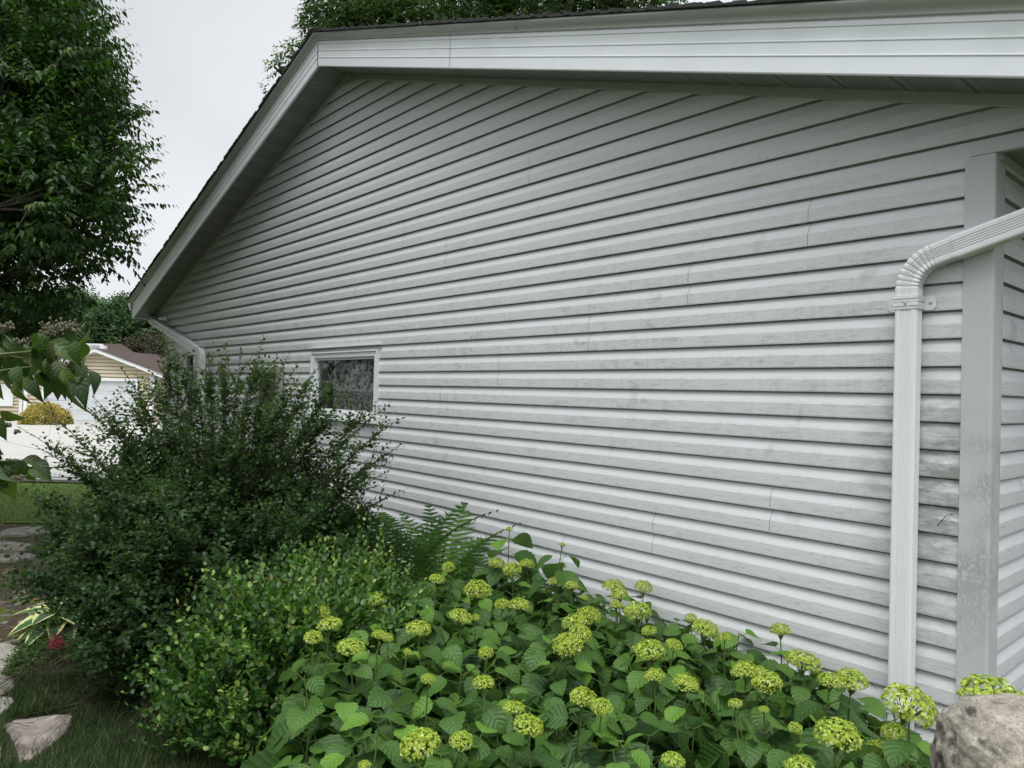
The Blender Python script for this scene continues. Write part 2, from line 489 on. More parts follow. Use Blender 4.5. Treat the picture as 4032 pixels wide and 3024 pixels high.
def path_mat():
    b = NB('mossy_slate_path'); raw = b.coord()
    mp = b.n('ShaderNodeMapping'); mp.inputs['Scale'].default_value = (1.0, 1.0, 1); b.l(raw, mp.inputs[0])
    f = b.noise(raw, 2.2, 8, .7); h = b.noise(raw, 22, 6, .75)
    vo = b.n('ShaderNodeTexVoronoi'); vo.inputs['Scale'].default_value = 2.3; b.l(raw, vo.inputs['Vector'])
    dirt = b.ramp(h, [(.3, (.026, .019, .012)), (.55, (.07, .054, .038)), (.75, (.15, .135, .11))])
    moss = b.ramp(h, [(.3, (.03, .05, .008)), (.7, (.10, .14, .03))])
    slate = b.ramp(h, [(.3, (.10, .088, .074)), (.7, (.22, .20, .17))])
    col = b.mix(b.rng(f, .5, .57), dirt, moss)
    col = b.mix(b.math('MULTIPLY', b.rng(vo.outputs['Distance'], .34, .26), b.rng(f, .55, .42)), col, slate)
    b.bump(h, .02, .8)
    return b.out(col, .95, .2)
m_path = path_mat()
def lawn_mat():
    b = NB('lawn'); raw = b.coord()
    f = b.noise(raw, .8, 5); h = b.noise(raw, 55, 4, .7)
    col = b.ramp(h, [(.25, (.05, .11, .012)), (.75, (.17, .27, .045))])
    col = b.mix(b.math('MULTIPLY', b.rng(f, .4, .7), .4), col, (.13, .17, .03))
    b.bump(h, .03, .8)
    return b.out(col, .9, .2)
m_lawn = lawn_mat()
m_bark = mottled('bark', (.03, .025, .02), (.07, .058, .046), 20, .9, .004, (1, 1, .2))
m_stem = mottled('green_stem', (.06, .10, .025), (.10, .15, .04), 8, .6)
m_twig = mottled('brown_twig', (.035, .028, .02), (.08, .06, .045), 12, .8)

# leaves
lm_tree = leaf_mat('tree_leaf', [(0, (.018, .045, .010)), (.5, (.034, .085, .016)), (.85, (.062, .135, .020)), (1, (.12, .19, .03))], .38, .34, spec=.5)
lm_dog = leaf_mat('dogwood_leaf', [(0, (.028, .060, .016)), (.55, (.065, .13, .026)), (.88, (.13, .20, .04)), (1, (.085, .10, .035))], .36, .22, gain=.58, bumpy=.0009,
                  vein=.28, vcol=(.075, .13, .045), nveins=6, edge=((.06, .02, .022), 1.02), under=(.05, .075, .04))
lm_cot = leaf_mat('small_round_leaf', [(0, (.014, .034, .010)), (.6, (.030, .076, .018)), (.86, (.06, .13, .026)), (1, (.14, .23, .05))], .40, .28, spec=.4, under=(.07, .11, .05))
lm_box = leaf_mat('small_bright_leaf', [(0, (.03, .07, .018)), (.55, (.055, .13, .028)), (.85, (.10, .20, .045)), (.95, (.24, .34, .07)), (1, (.42, .36, .16))], .32, .30, spec=.6, gain=.98)
lm_hyd = leaf_mat('hydrangea_leaf', [(0, (.022, .060, .013)), (.5, (.044, .108, .020)), (.85, (.075, .165, .026)), (1, (.13, .27, .035))], .36, .26, gain=.85,
                  vein=.34, vcol=(.10, .19, .06), nveins=6, bumpy=.0035, under=(.10, .16, .08))
lm_fern = leaf_mat('fern_leaf', gain=1.05, rough=.5, trans=.3, stops=[(0, (.035, .085, .018)), (.6, (.06, .14, .028)), (1, (.10, .20, .04))])
lm_loc = leaf_mat('locust_leaf', [(0, (.028, .058, .020)), (.6, (.060, .110, .036)), (1, (.12, .19, .045))], .5, .4)
lm_far = leaf_mat('far_leaf', [(0, (.024, .050, .026)), (.6, (.052, .095, .046)), (1, (.095, .155, .062))], .6, .25, gain=1.15)
lm_farb = leaf_mat('brown_far_leaf', [(0, (.055, .05, .038)), (1, (.11, .095, .07))], .7, .2)
lm_yel = leaf_mat('yellow_leaf', gain=1, stops=[(0, (.22, .22, .06)), (.55, (.42, .34, .11)), (.85, (.46, .28, .14)), (1, (.20, .26, .07))], rough=.6, trans=.3)
lm_hosta = leaf_mat('variegated_hosta_leaf', [(0, (.06, .14, .06)), (1, (.10, .20, .08))], .45, .2, edge=((.58, .62, .26), .56))
lm_hostw = leaf_mat('white_edged_hosta_leaf', [(0, (.06, .14, .06)), (1, (.10, .20, .08))], .45, .2, edge=((.70, .72, .52), .5))
lm_hostg = leaf_mat('green_hosta_leaf', [(0, (.03, .08, .02)), (1, (.06, .13, .03))], .45, .2, vein=.3, nveins=3)
lm_silver = leaf_mat('silver_leaf', [(0, (.30, .37, .33)), (1, (.42, .48, .44))], .5, .1)
lm_lam = leaf_mat('striped_leaf', [(0, (.04, .10, .025)), (1, (.07, .15, .035))], .5, .2, vein=.0, edge=None)
lm_cover = leaf_mat('groundcover_leaf', [(0, (.03, .07, .015)), (1, (.09, .17, .035))], .5, .25)
lm_red = leaf_mat('red_flower', [(0, (.30, .012, .05)), (1, (.52, .05, .12))], .6, .2)
lm_head = leaf_mat('hydrangea_flower', [(0, (.25, .34, .03)), (.5, (.41, .50, .07)), (.85, (.55, .62, .17)), (1, (.68, .72, .44))], .6, .25, gain=.92)
lm_grass = leaf_mat('grass_blade', [(0, (.018, .045, .010)), (.6, (.042, .085, .018)), (.92, (.075, .12, .03)), (1, (.26, .24, .12))], .5, .3)
lm_fallen = leaf_mat('fallen_leaf', [(0, (.30, .11, .03)), (.4, (.42, .24, .06)), (.7, (.22, .09, .03)), (1, (.5, .42, .15))], .7, .1, gain=.9)

# ------------------------------------------------------------------ the house
CO = .127
def cz(i): return H + (i+.399)*CO
XA = -6.89                   # ridge
P = .327                     # roof pitch
XL, XR = -12.76, -1.03       # wall corners
XEL, XER = XA-6.63, XA+6.63  # fascia ends
ZS = H+3.29                  # soffit plane at the ridge
def zs(x): return ZS - P*abs(x-XA)
ZB = H+1.115                 # underside of the level eave soffits
YF = -.355                   # fascia plane
DEP = 9.0
house = empty('house', (XA, 0, 0), label='grey house with horizontal lap siding, a long white-edged gable and dark roof', cat='house')

# siding profile inside one course: (t 0..1 from butt up, y)
PROF = [(.10, .016), (.10, -.0222), (.0, -.0222), (.0, -.0240), (.05, -.0250), (.30, -.0248), (.50, -.0242), (.53, -.0232), (.80, -.0120), (.935, -.0055), (.940, .016), (1.10, .016)]
WIN = dict(x0=-7.42, x1=-6.16, z0=H-.235, z1=H+.33)
DOOR = dict(x0=-12.17, x1=-11.03, z0=.12, z1=H+.50)
holes = [(WIN['x0'], WIN['x1'], WIN['z0'], WIN['z1']), (DOOR['x0'], DOOR['x1'], DOOR['z0'], DOOR['z1'])]
def xlim(z):
    if z < ZB: return XL, XR
    d = max(0.0, (ZS-.035-z)/P)
    return max(XA-d, XEL+.02), min(XA+d, XER-.02)
wall = MB()
i = -15
while cz(i) < ZS:
    for (t0, y0), (t1, y1) in zip(PROF[:-1], PROF[1:]):
        z0, z1 = cz(i)+t0*CO, cz(i)+t1*CO
        if (z0+z1)/2 > ZS-.03: continue
        a0, b0 = xlim(z0 if z0 != ZB else z0); a1, b1 = xlim(z1)
        if z0 < ZB <= z1: a1, b1 = a0, b0
        segs = [((a0, a1), (b0, b1))]
        for hx0, hx1, hz0, hz1 in holes:
            if hz0 < (z0+z1)/2 < hz1:
                new = []
                for (l0, l1), (r0, r1) in segs:
                    if l0 < hx0 and r0 > hx1: new += [((l0, l1), (hx0, hx0)), ((hx1, hx1), (r0, r1))]
                    else: new.append(((l0, l1), (r0, r1)))
                segs = new
        for (l0, l1), (r0, r1) in segs:
            wall.quad((l0, y0, z0), (r0, y0, z0), (r1, y1, z1), (l1, y1, z1))
    i += 1
# panel joints, each two courses tall
for x, c in [(-6.75, 19), (-4.04, 13), (-1.86, 7), (-2.60, 5), (-3.40, 3), (-4.34, 1), (-5.09, -1), (-5.07, 9), (-5.74, 11), (-6.59, 7), (-7.32, 5),
             (-5.88, -3), (-2.04, -5), (-2.82, -7), (-3.59, -9), (-8.6, 9), (-9.6, 3), (-8.0, 15), (-10.4, 7), (-4.4, -11), (-6.6, -7), (-7.9, -3)]:
    for cc in (c-1, c):
        for (t0, y0), (t1, y1) in zip(PROF[3:-3], PROF[4:-2]):
            z0, z1 = cz(cc)+t0*CO+.0015, cz(cc)+t1*CO
            sh0, sh1 = (.010*max(0, t0-.5)*2), (.010*max(0, t1-.5)*2)
            wall.quad((x+sh0, y0-.0012, z0), (x+.0022+sh0, y0-.0012, z0), (x+.0022+sh1, y1-.0012, z1), (x+sh1, y1-.0012, z1), 1)
wall_o = wall.build('gable_wall', [m_siding, m_gap], house)
# side wall, boards running away from the camera
sw = MB()
for i in range(-15, 9):
    for (t0, y0), (t1, y1) in zip(PROF[:-1], PROF[1:]):
        z0, z1 = cz(i)+t0*CO, min(cz(i)+t1*CO, ZB)
        if z0 >= ZB: continue
        sw.quad((XR-y0, .09, z0), (XR-y0, DEP, z0), (XR-y1, DEP, z1), (XR-y1, .09, z1))
sw.build('side_wall', m_siding_side, house)
# remaining shell: left and back walls, foundation
sh = MB()
sh.box(XL, XL+.08, .10, DEP, .10, ZB)
sh.box(XL+.08, XR-.03, DEP-.08, DEP, .10, ZB)
sh.build('rear_wall', m_siding, house)
fo = MB(); fo.box(XL+.02, XR-.02, .020, DEP-.01, -.3, cz(-15)+.004)
fo.build('foundation', mottled('concrete_block', (.20, .20, .19), (.30, .30, .28), 9, .9, .003), house)
# dark room behind the openings
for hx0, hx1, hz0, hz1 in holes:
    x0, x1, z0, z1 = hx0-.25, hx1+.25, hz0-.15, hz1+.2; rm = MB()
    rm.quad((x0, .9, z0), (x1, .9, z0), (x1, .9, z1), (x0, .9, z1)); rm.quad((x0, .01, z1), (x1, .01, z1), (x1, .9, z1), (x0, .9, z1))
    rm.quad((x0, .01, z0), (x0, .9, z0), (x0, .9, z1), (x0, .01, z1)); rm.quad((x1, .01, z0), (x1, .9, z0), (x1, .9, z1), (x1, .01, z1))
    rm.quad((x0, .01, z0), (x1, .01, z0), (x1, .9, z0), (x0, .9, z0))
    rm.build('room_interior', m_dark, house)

# corner trims
def corner(xo, sgn, name='corner_trim'):
    mb = MB(); z0, z1 = cz(-15)+.0, ZB-.006
    w, pr = .098, .029
    # outer corner post: face on the gable, rounded nose, return on the side
    pts = [(xo-sgn*w, -.004), (xo-sgn*w, -pr), (xo+sgn*.012, -pr-.003), (xo+sgn*.020, -pr), (xo+sgn*.024, -pr+.008), (xo+sgn*.024, .098), (xo+sgn*.001, .098)]
    vs = [(x, y, z0) for x, y in pts] + [(x, y, z1) for x, y in pts]
    n = len(pts)
    mb.add(vs, [(k, k+1, n+k+1, n+k) for k in range(n-1)] + [tuple(range(n, 2*n))])
    return mb.build(name, m_post, house)
corner(XR, 1); corner(XL, -1)
# level header trim closing the gable over the side wall, and the matching one on the left
hd = MB(); hd.box(XR-.078, XER-.03, -.033, .002, ZB-.004, ZB+.022)
hd.build('header_trim', m_post, house)
hd = MB(); hd.box(XEL+.03, XL+.06, -.033, .002, ZB-.004, ZB+.022); hd.build('header_trim', m_post, house)
sj = MB(); sj.box(XR-.004, XR+.036, .004, DEP, ZB-.030, ZB+.002); sj.build('side_trim', m_trim, house)
# level eave soffits
for a, b in ((XR+.022, XER-.01), (XEL+.01, XL-.022)):
    es = MB(); es.quad((a, .004, ZB+.004), (b, .004, ZB+.004), (b, DEP, ZB+.004), (a, DEP, ZB+.004), uv=[(0, 0), (0, .7), (DEP, .7), (DEP, 0)])
    es.build('eave_soffit', m_soffit, house)

# frieze under the rake soffit
fz = MB()
for sgn, xe in ((-1, XEL), (1, XER)):
    f = lambda t, p: (t, p[0], zs(t)+p[1])
    prof = [(-.004, -.055), (-.026, -.055), (-.030, -.050), (-.030, -.012), (-.036, -.010), (-.036, -.0005)]
    xe2 = xe-sgn*.10
    fz.sweep(prof, XA, xe2, f)
fz.build('frieze_trim', m_trim, house)
# rake soffit, with folded panel joints
so = MB()
for sgn, xe in ((-1, XEL), (1, XER)):
    L = abs(xe-XA)
    s = 0.0
    k = 0
    while s < L-1e-6:
        e = min(s+.290, L)
        cuts = [(s, .0), (s+.004, .007), (s+.013, .007), (s+.018, 0), (s+.040, 0.0), (s+.046, -.003), (s+.060, -.003), (s+.066, 0), (e, 0)]
        cuts = [(min(a, L), h) for a, h in cuts]
        for (a0, h0), (a1, h1) in zip(cuts[:-1], cuts[1:]):
            if a1 <= a0: continue
            x0, x1 = XA+sgn*a0, XA+sgn*a1
            uv = [(a0*1.052, 0), (a0*1.052, .35), (a1*1.052, .35), (a1*1.052, 0)]
            so.quad((x0, YF+.004, zs(x0)+h0), (x0, .0, zs(x0)+h0), (x1, .0, zs(x1)+h1), (x1, YF+.004, zs(x1)+h1), uv=uv)
        s = e; k += 1
so.build('rake_soffit', m_soffit, house)
# rake fascia boards with rolled ribs
def fascia_side(sgn, xe):
    mb = MB()
    prof = [(.020, -.024), (0, -.026), (-.003, -.020), (-.003, .058), (-.007, .061), (-.007, .066), (-.003, .069), (-.003, .128), (-.007, .131), (-.007, .136), (-.003, .139),
            (-.003, .196), (-.008, .200), (-.008, .222), (-.003, .226), (-.003, .262)]
    f = lambda t, p: (t, YF+p[0], zs(t)+p[1])
    mb.sweep(prof, XA, xe, f)
    # plumb-cut end
    mb.quad((xe, YF-.003, zs(xe)-.024), (xe, 0.0, zs(xe)-.024), (xe, 0.0, zs(xe)+.262), (xe, YF-.003, zs(xe)+.262))
    if sgn > 0:
        xs = -4.62
        mb.add([(xs, YF-.0085, zs(xs)-.02), (xs+.004, YF-.0085, zs(xs)-.02), (xs+.004, YF-.0085, zs(xs)+.222), (xs, YF-.0085, zs(xs)+.222)], [(0, 1, 2, 3)], 1)
    mb.box(XA-.0015, XA+.0015, YF-.0088, YF-.002, ZS-.02, ZS+.225, 1)
    return mb.build('fascia', [m_fascia, m_gap], house)
fascia_side(-1, XEL); fascia_side(1, XER)
# coved drip edge over the fascia
dr = MB()
for sgn, xe in ((-1, XEL-.02), (1, XER+.02)):
    prof = [(-.004, .232), (-.016, .232), (-.018, .236), (-.019, .244), (-.024, .256), (-.038, .268), (-.058, .276), (-.064, .284), (-.064, .296), (-.030, .299)]
    dr.sweep(prof, XA, xe, lambda t, p: (t, YF+p[0], zs(t)+p[1]))
xs = -3.82
dr.add([(xs, YF-.020, zs(xs)+.236), (xs+.005, YF-.020, zs(xs)+.236), (xs+.012, YF-.050, zs(xs)+.292), (xs+.007, YF-.050, zs(xs)+.292)], [(0, 1, 2, 3)], 1)
dr.build('drip_edge', [m_drip, m_gap], house)
# roof: overlapping shingle courses
rf = MB()
for sgn in (-1, 1):
    L = 6.63+.06
    s = L
    while s > .02:
        s1 = max(0.0, s-.150)
        x0, x1 = XA+sgn*s, XA+sgn*s1
        y0 = YF-.074-random.uniform(0, .016); th = .012+random.uniform(0, .007)
        za, zb = ZS-P*s+.300, ZS-P*s1+.300
        # slab: thick at the butt (down-slope), sliding under the next course
        v = [(x0, y0, za), (x1, y0, zb), (x1, DEP+.3, zb), (x0, DEP+.3, za), (x0, y0, za+th+.008), (x1, y0, zb+.010), (x1, DEP+.3, zb+.010), (x0, DEP+.3, za+th+.008)]
        rf.add(v, [(0, 1, 2, 3), (4, 7, 6, 5), (0, 4, 5, 1), (1, 5, 6, 2), (2, 6, 7, 3), (3, 7, 4, 0)])
        s = s1
yy = YF-.084
while yy < DEP:
    for sgn in (-1, 1):
        v = [(XA, yy, ZS+.322), (XA+sgn*.16, yy, ZS+.322-P*.16), (XA+sgn*.16, yy+.24, ZS+.314-P*.16), (XA, yy+.24, ZS+.314),
             (XA, yy, ZS+.342), (XA+sgn*.16, yy, ZS+.338-P*.16), (XA+sgn*.16, yy+.24, ZS+.322-P*.16), (XA, yy+.24, ZS+.322)]
        rf.add(v, [(0, 1, 2, 3), (4, 7, 6, 5), (0, 4, 5, 1), (1, 5, 6, 2), (2, 6, 7, 3), (3, 7, 4, 0)])
    yy += .19
# shingle granule crumbs and curled tabs along the rake edge
for sgn in (-1, 1):
    s = .1
    while s < 6.6:
        x = XA+sgn*s; w = random.uniform(.03, .09); hh = random.uniform(.004, .014)
        z = zs(x)+.305
        rf.obox((x, YF-.082, z), (sgn*w, 0, -P*w), (0, .10, 0), (0, 0, hh+.012))
        s += random.uniform(.06, .2)
rf.build('roof', m_shingle, house)
# gutters along both eaves
def gutter(sgn, xe):
    mb = MB()
    z1 = zs(xe)+.245
    x0, x1 = xe+sgn*.003, xe+sgn*.16
    y0 = YF-.03
    mb.box(min(x0, x0+sgn*.002), max(x0, x0+sgn*.002), y0, DEP, z1-.125, z1)
    prof = [(x0, z1-.125), (x0+sgn*.075, z1-.125), (x0+sgn*.085, z1-.08), (x1, z1-.03), (x1, z1), (x1-sgn*.012, z1), (x1-sgn*.012, z1-.01)]
    n = len(prof)
    mb.add([(x, y0, z) for x, z in prof]+[(x, DEP, z) for x, z in prof], [(k, k+1, n+k+1, n+k) for k in range(n-1)])
    mb.add([(x, y0, z) for x, z in prof[:5]]+[(x0, y0, z1)], [(0, 1, 2, 3, 4, 5)])
    g = mb.build('gutter', m_frame, house)
    ef = MB(); ef.box(min(xe-sgn*.012, xe), max(xe-sgn*.012, xe), .01, DEP, ZB, zs(xe)+.262); ef.build('fascia', m_fascia, house)
gutter(-1, XEL); gutter(1, XER)

# downspouts: ribbed rectangular pipe swept along a path
def rect_prof(w, d, ribs=True):
    """(across, depth) outline, front face towards -depth with pressed ribs"""
    c = .010; p = []
    hw, hd = w/2, d/2
    p += [(-hw, hd-c), (-hw, -hd+c), (-hw+c*.3, -hd+c*.3), (-hw+c, -hd)]
    if ribs:
        x = -hw+.026
        n = 5; st = (w-.052)/n
        for k in range(n):
            a = x+k*st
            p += [(a, -hd), (a+st*.25, -hd+.0042), (a+st*.6, -hd+.0042), (a+st*.85, -hd)]
    p += [(hw-c, -hd), (hw-c*.3, -hd+c*.3), (hw, -hd+c)]
    for k in range(3):
        a = -hd+.018+k*(d-.036)/3
        p += [(hw, a), (hw-.003, a+.004), (hw-.003, a+.009), (hw, a+.013)]
    p += [(hw, hd-c), (hw-c, hd), (-hw+c, hd)]
    return p
def pipe(mb, path, w, d, scales=None, side=(0, -1, 0)):
    """path in 3-d, all bends in the plane normal to 'side' (the outward direction)"""
    path = [np.asarray(p, float) for p in path]; side = np.asarray(side, float)
    prof = rect_prof(w, d); n = len(prof); rings = []
    for i, p in enumerate(path):
        t = path[min(i+1, len(path)-1)]-path[max(i-1, 0)]; t /= np.linalg.norm(t)
        o = side - t*np.dot(side, t); o /= np.linalg.norm(o)
        a = np.cross(t, o); a /= np.linalg.norm(a)
        sc = scales[i] if scales else 1.0
        rings.append([p + a*q[0]*sc - o*q[1]*sc for q in prof])
    vs = [q for r_ in rings for q in r_]
    fs = [(i*n+k, i*n+(k+1) % n, (i+1)*n+(k+1) % n, (i+1)*n+k) for i in range(len(path)-1) for k in range(n)]
    fs += [tuple(range(n)), tuple(range((len(path)-1)*n, len(path)*n))[::-1]]
    mb.add(vs, fs)
def bend(c, r, a0, a1, n, mir=1, y=0):
    return [np.array([c[0]+mir*r*math.cos(a0+(a1-a0)*k/n), y, c[1]+r*math.sin(a0+(a1-a0)*k/n)]) for k in range(n+1)]

def downspout(xc, zb, ytop, diag_end, mir, w, d, yc, zel, rb, slope):
    """vertical run at xc up to zel, crimped elbow, sloping run to diag_end"""
    ds = bpy.data.objects.new('downspout', None); C.objects.link(ds); ds.parent = house; ds.location = Vector((xc, yc, 0))-house.location
    ds.empty_display_size = .1
    mb = MB(); pipe(mb, [(xc, yc, zb+.14), (xc, yc, zel+.01)], w, d); mb.build('pipe', m_pipe, ds)
    # kick-out at the bottom
    mb = MB(); pipe(mb, [(xc, yc, zb+.15), (xc, yc-.01, zb+.11), (xc, yc-.05, zb+.07), (xc, yc-.22, zb+.02)], w*.98, d*.98, side=(mir, 0, 0)); mb.build('outlet', m_elbow, ds)
    # elbow: centre to the mir side
    cx = xc+mir*rb
    a_end = PI/2+slope  # angle where tangent equals the slope
    pts, scs = [], []
    n = 9
    prev = None
    pts.append(np.array([xc, yc, zel-.05])); scs.append(1.03)
    base = bend((cx, zel), rb, PI, a_end, n*3, 1, yc)
    if mir < 0:
        base = [np.array([2*cx-q[0], q[1], q[2]]) for q in base]
        base = [np.array([cx-(q[0]-cx)*-1, q[1], q[2]]) for q in base]
        base = [np.array([cx+rb*math.cos(0+(PI/2-slope)*k/(n*3)), yc, zel+rb*math.sin((PI/2-slope)*k/(n*3))]) for k in range(n*3+1)]
    for k, q in enumerate(base):
        pts.append(q); scs.append([1.035, 1.035, .965][k % 3])
    last = base[-1]
    tdir = np.array([mir*math.cos(slope), 0, math.sin(slope)])
    pts.append(last+tdir*.012); scs.append(1.0)
    pts.append(last+tdir*.10); scs.append(1.0)
    mb = MB(); pipe(mb, pts, w, d, scs); mb.build('elbow', m_elbow, ds)
    st = last+tdir*.085
    mb = MB(); pipe(mb, [st, st+tdir*diag_end], w*1.06, d*1.06); mb.build('pipe', m_pipe, ds)
    en = st+tdir*diag_end
    return ds, en
RZ = H+.53
ds1, en1 = downspout(-1.340, .02, 0, 1.02, 1, .100, .070, -.070, RZ, .155, R(16))
mb = MB(); pipe(mb, [en1-np.array([.02, 0, .0]), en1+np.array([.03, 0, .02]), en1+np.array([.05, 0, .06]), en1+np.array([.052, 0, .19])], .098, .068); mb.build('elbow', m_elbow, ds1)
def strap(ds, xc, yc, z, w, d, wing=.055):
    mb = MB()
    for dz, t in ((-.030, .003), (-.016, .006), (.004, .003), (.018, .006)):
        mb.box(xc-w/2-.004-t*.3, xc+w/2+.004+t*.3, yc-d/2-t, yc+d/2, z+dz, z+dz+.014)
    yb = -.0315
    for s_ in (-1, 1):
        x0, x1 = xc+s_*(w/2+.003), xc+s_*(w/2+wing)
        v = [(x0, yb, z-.034), (x1-s_*.014, yb, z-.034), (x1, yb, z-.018), (x1, yb, z+.018), (x1-s_*.014, yb, z+.034), (x0, yb, z+.034)]
        vb = [(a, b_+.004, c) for a, b_, c in v]
        mb.add(v+vb, [tuple(range(6)), tuple(range(11, 5, -1))]+[(k, (k+1) % 6, 6+(k+1) % 6, 6+k) for k in range(6)])
        xs_ = xc+s_*(w/2+wing*.58)
        mb.tube([(xs_, yb+.001, z), (xs_, yb-.005, z)], .006, 8, 1)
    mb.tube([(xc, yc-d/2-.004, z-.004), (xc, yc-d/2-.010, z-.004)], .006, 8, 1)
    mb.build('strap', [m_elbow, m_drip], ds)
strap(ds1, -1.340, -.070, H+.47, .100, .070)
strap(ds1, -1.340, -.070, .55, .100, .070)
# left downspout
ds2, en2 = downspout(-10.86, .02, 0, 2.42, -1, .120, .085, -.080, H+.36, .13, R(14))
mb = MB(); pipe(mb, [en2+np.array([.02, 0, -.005]), en2+np.array([-.05, 0, .02]), en2+np.array([-.07, 0, .09]), en2+np.array([-.072, 0, .20])], .115, .08); mb.build('elbow', m_elbow, ds2)
strap(ds2, -10.86, -.080, H+.22, .120, .085)

# window with lace curtain
def frame_box(mb, x0, x1, z0, z1, w, y0, y1, m=0):
    mb.box(x0-w, x0, y0, y1, z0-w, z1+w, m); mb.box(x1, x1+w, y0, y1, z0-w, z1+w, m)
    mb.box(x0, x1, y0+.0015, y1, z1, z1+w, m); mb.box(x0, x1, y0+.0015, y1, z0-w, z0, m)
def window(x0, x1, z0, z1):
    w = bpy.data.objects.new('window', None); C.objects.link(w); w.parent = house; w.location = Vector(((x0+x1)/2, 0, z0))-house.location
    mb = MB()
    frame_box(mb, x0, x1, z0, z1, .046, -.040, .01)             # casing
    frame_box(mb, x0-.047, x1+.047, z0-.047, z1+.047, .016, -.052, -.010)  # outer J channel
    frame_box(mb, x0+.026, x1-.026, z0+.026, z1-.026, .026, -.014, .05)     # sash
    mb.box(x0-.10, x1+.10, -.056, -.012, z1+.104, z1+.114)       # drip cap
    # brick-mould head ends
    mb.build('frame', m_frame, w)
    sb = MB(); sb.box(x0-.07, x1+.07, -.070, -.004, z0-.085, z0-.062); sb.build('sill', m_frame, w)
    pb = MB(); pb.quad((x0+.03, .012, z0+.03), (x1-.03, .012, z0+.03), (x1-.03, .012, z1-.03), (x0+.03, .012, z1-.03)); pb.build('pane', m_glass, w)
    cb = MB(); n = 90; a, b_ = x0+.22, x1+.05
    vs = []; 
    for k in range(n+1):
        x = a+(b_-a)*k/n; y = .075+.016*math.sin(k*.95)+.012*math.sin(k*.37+1)
        vs += [(x, y, z0-.12), (x+.004*math.sin(k*.5), y-.005, z1+.1)]
    cb.add(vs, [(2*k, 2*k+2, 2*k+3, 2*k+1) for k in range(n)], smooth=True)
    vs = []
    cb.build('curtain', m_curtain, w)
    bb = MB(); bb.box(x0+.03, x0+.16, .05, .056, z0, z1); bb.build('blind', mottled('grey_blind', (.26, .28, .28), (.30, .32, .32), 4, .8), w)
    return w
window(**WIN)

# door by the far corner
def door():
    x0, x1, z0, z1 = DOOR['x0'], DOOR['x1'], DOOR['z0'], DOOR['z1']
    w = bpy.data.objects.new('door', None); C.objects.link(w); w.parent = house; w.location = Vector(((x0+x1)/2, 0, z0))-house.location
    mb = MB(); frame_box(mb, x0, x1, z0, z1, .07, -.045, .02); frame_box(mb, x0+.45, x1-.05, z0+.05, z1-.05, .05, -.020, .05)
    mb.box(x0-.09, x1+.09, -.07, -.01, z1+.072, z1+.086)
    mb.build('frame', m_frame, w)
    lp = MB(); lp.box(x0, x0+.40, -.012, .02, z0, z1); lp.build('side_panel', m_frame, w)
    pb = MB(); pb.quad((x0+.45, .03, z0+.05), (x1-.05, .03, z0+.05), (x1-.05, .03, z1-.05), (x0+.45, .03, z1-.05)); pb.build('pane', m_glass, w)
    hb = MB(); hb.tube([(x1-.09, -.02, z0+1.0), (x1-.09, -.07, z0+1.0), (x1-.16, -.075, z0+1.0)], .012, 8); hb.build('handle', m_black, w)
    return w
door()
# coach lamp by the door
lx, lz = -11.12, H+.16
lamp = bpy.data.objects.new('wall_lamp', None); C.objects.link(lamp); lamp.parent = house; lamp.location = Vector((lx, 0, lz))-house.location
mb = MB(); mb.box(lx-.04, lx+.04, -.065, -.045, lz-.06, lz+.06); mb.tube([(lx, -.06, lz+.03), (lx, -.12, lz+.06), (lx, -.15, lz+.05)], .008, 6)
mb.tube([(lx, -.15, lz+.05), (lx, -.15, lz+.03)], [.02, .062], 8); mb.tube([(lx, -.15, lz-.09), (lx, -.15, lz-.105)], [.045, .02], 8)
for k in range(4):
    a = k*PI/2+PI/4; mb.tube([(lx+.055*math.cos(a), -.15+.055*math.sin(a), lz+.03), (lx+.042*math.cos(a), -.15+.042*math.sin(a), lz-.09)], .004, 4)
mb.build('lamp_body', m_black, lamp)
mb = MB(); mb.tube([(lx, -.15, lz+.028), (lx, -.15, lz-.088)], [.045, .034], 8); mb.build('lamp_glass', m_glass, lamp)

# framed olive panel standing against the wall behind the shrub
px0, px1, pz1 = -8.90, -8.18, H+.245
fp = empty('garden_screen', (-8.5, -.08, 0), label='olive grey slatted garden screen against the siding behind the big dark shrub', cat='garden screen')
mb = MB()
mb.box(px0, px0+.075, -.10, -.045, 0, pz1); mb.box(px1-.085, px1, -.10, -.045, 0, pz1); mb.box(px0+.075, px1-.085, -.098, -.045, pz1-.075, pz1)
mb.box(px0+.075, px1-.085, -.098, -.047, H-.34, H-.27)
mb.build('frame', m_olive, fp)
mb = MB(); mb.box(px0+.075, px1-.085, -.062, -.050, H-.27, pz1-.075); mb.build('backing', mottled('dark_screen', (.05, .05, .045), (.09, .09, .08), 12, .8), fp)
for k in range(5):
    x = px0+.11+k*.105
    mb = MB(); mb.box(x, x+.045, -.090, -.055, 0, H-.34); mb.build('slat', m_olive, fp)
mb = MB(); mb.tube([(-1.152-.002, -.020, cz(-5)+.095), (-1.175, -.032, cz(-5)+.088), (-1.20, -.036, cz(-5)+.055), (-1.215, -.030, cz(-5)+.035)], .0018, 5)
vine = mb.build('dry_tendril', m_black); tag(vine, 'thin black dried vine tendril stuck on the siding beside the corner post', 'tendril')

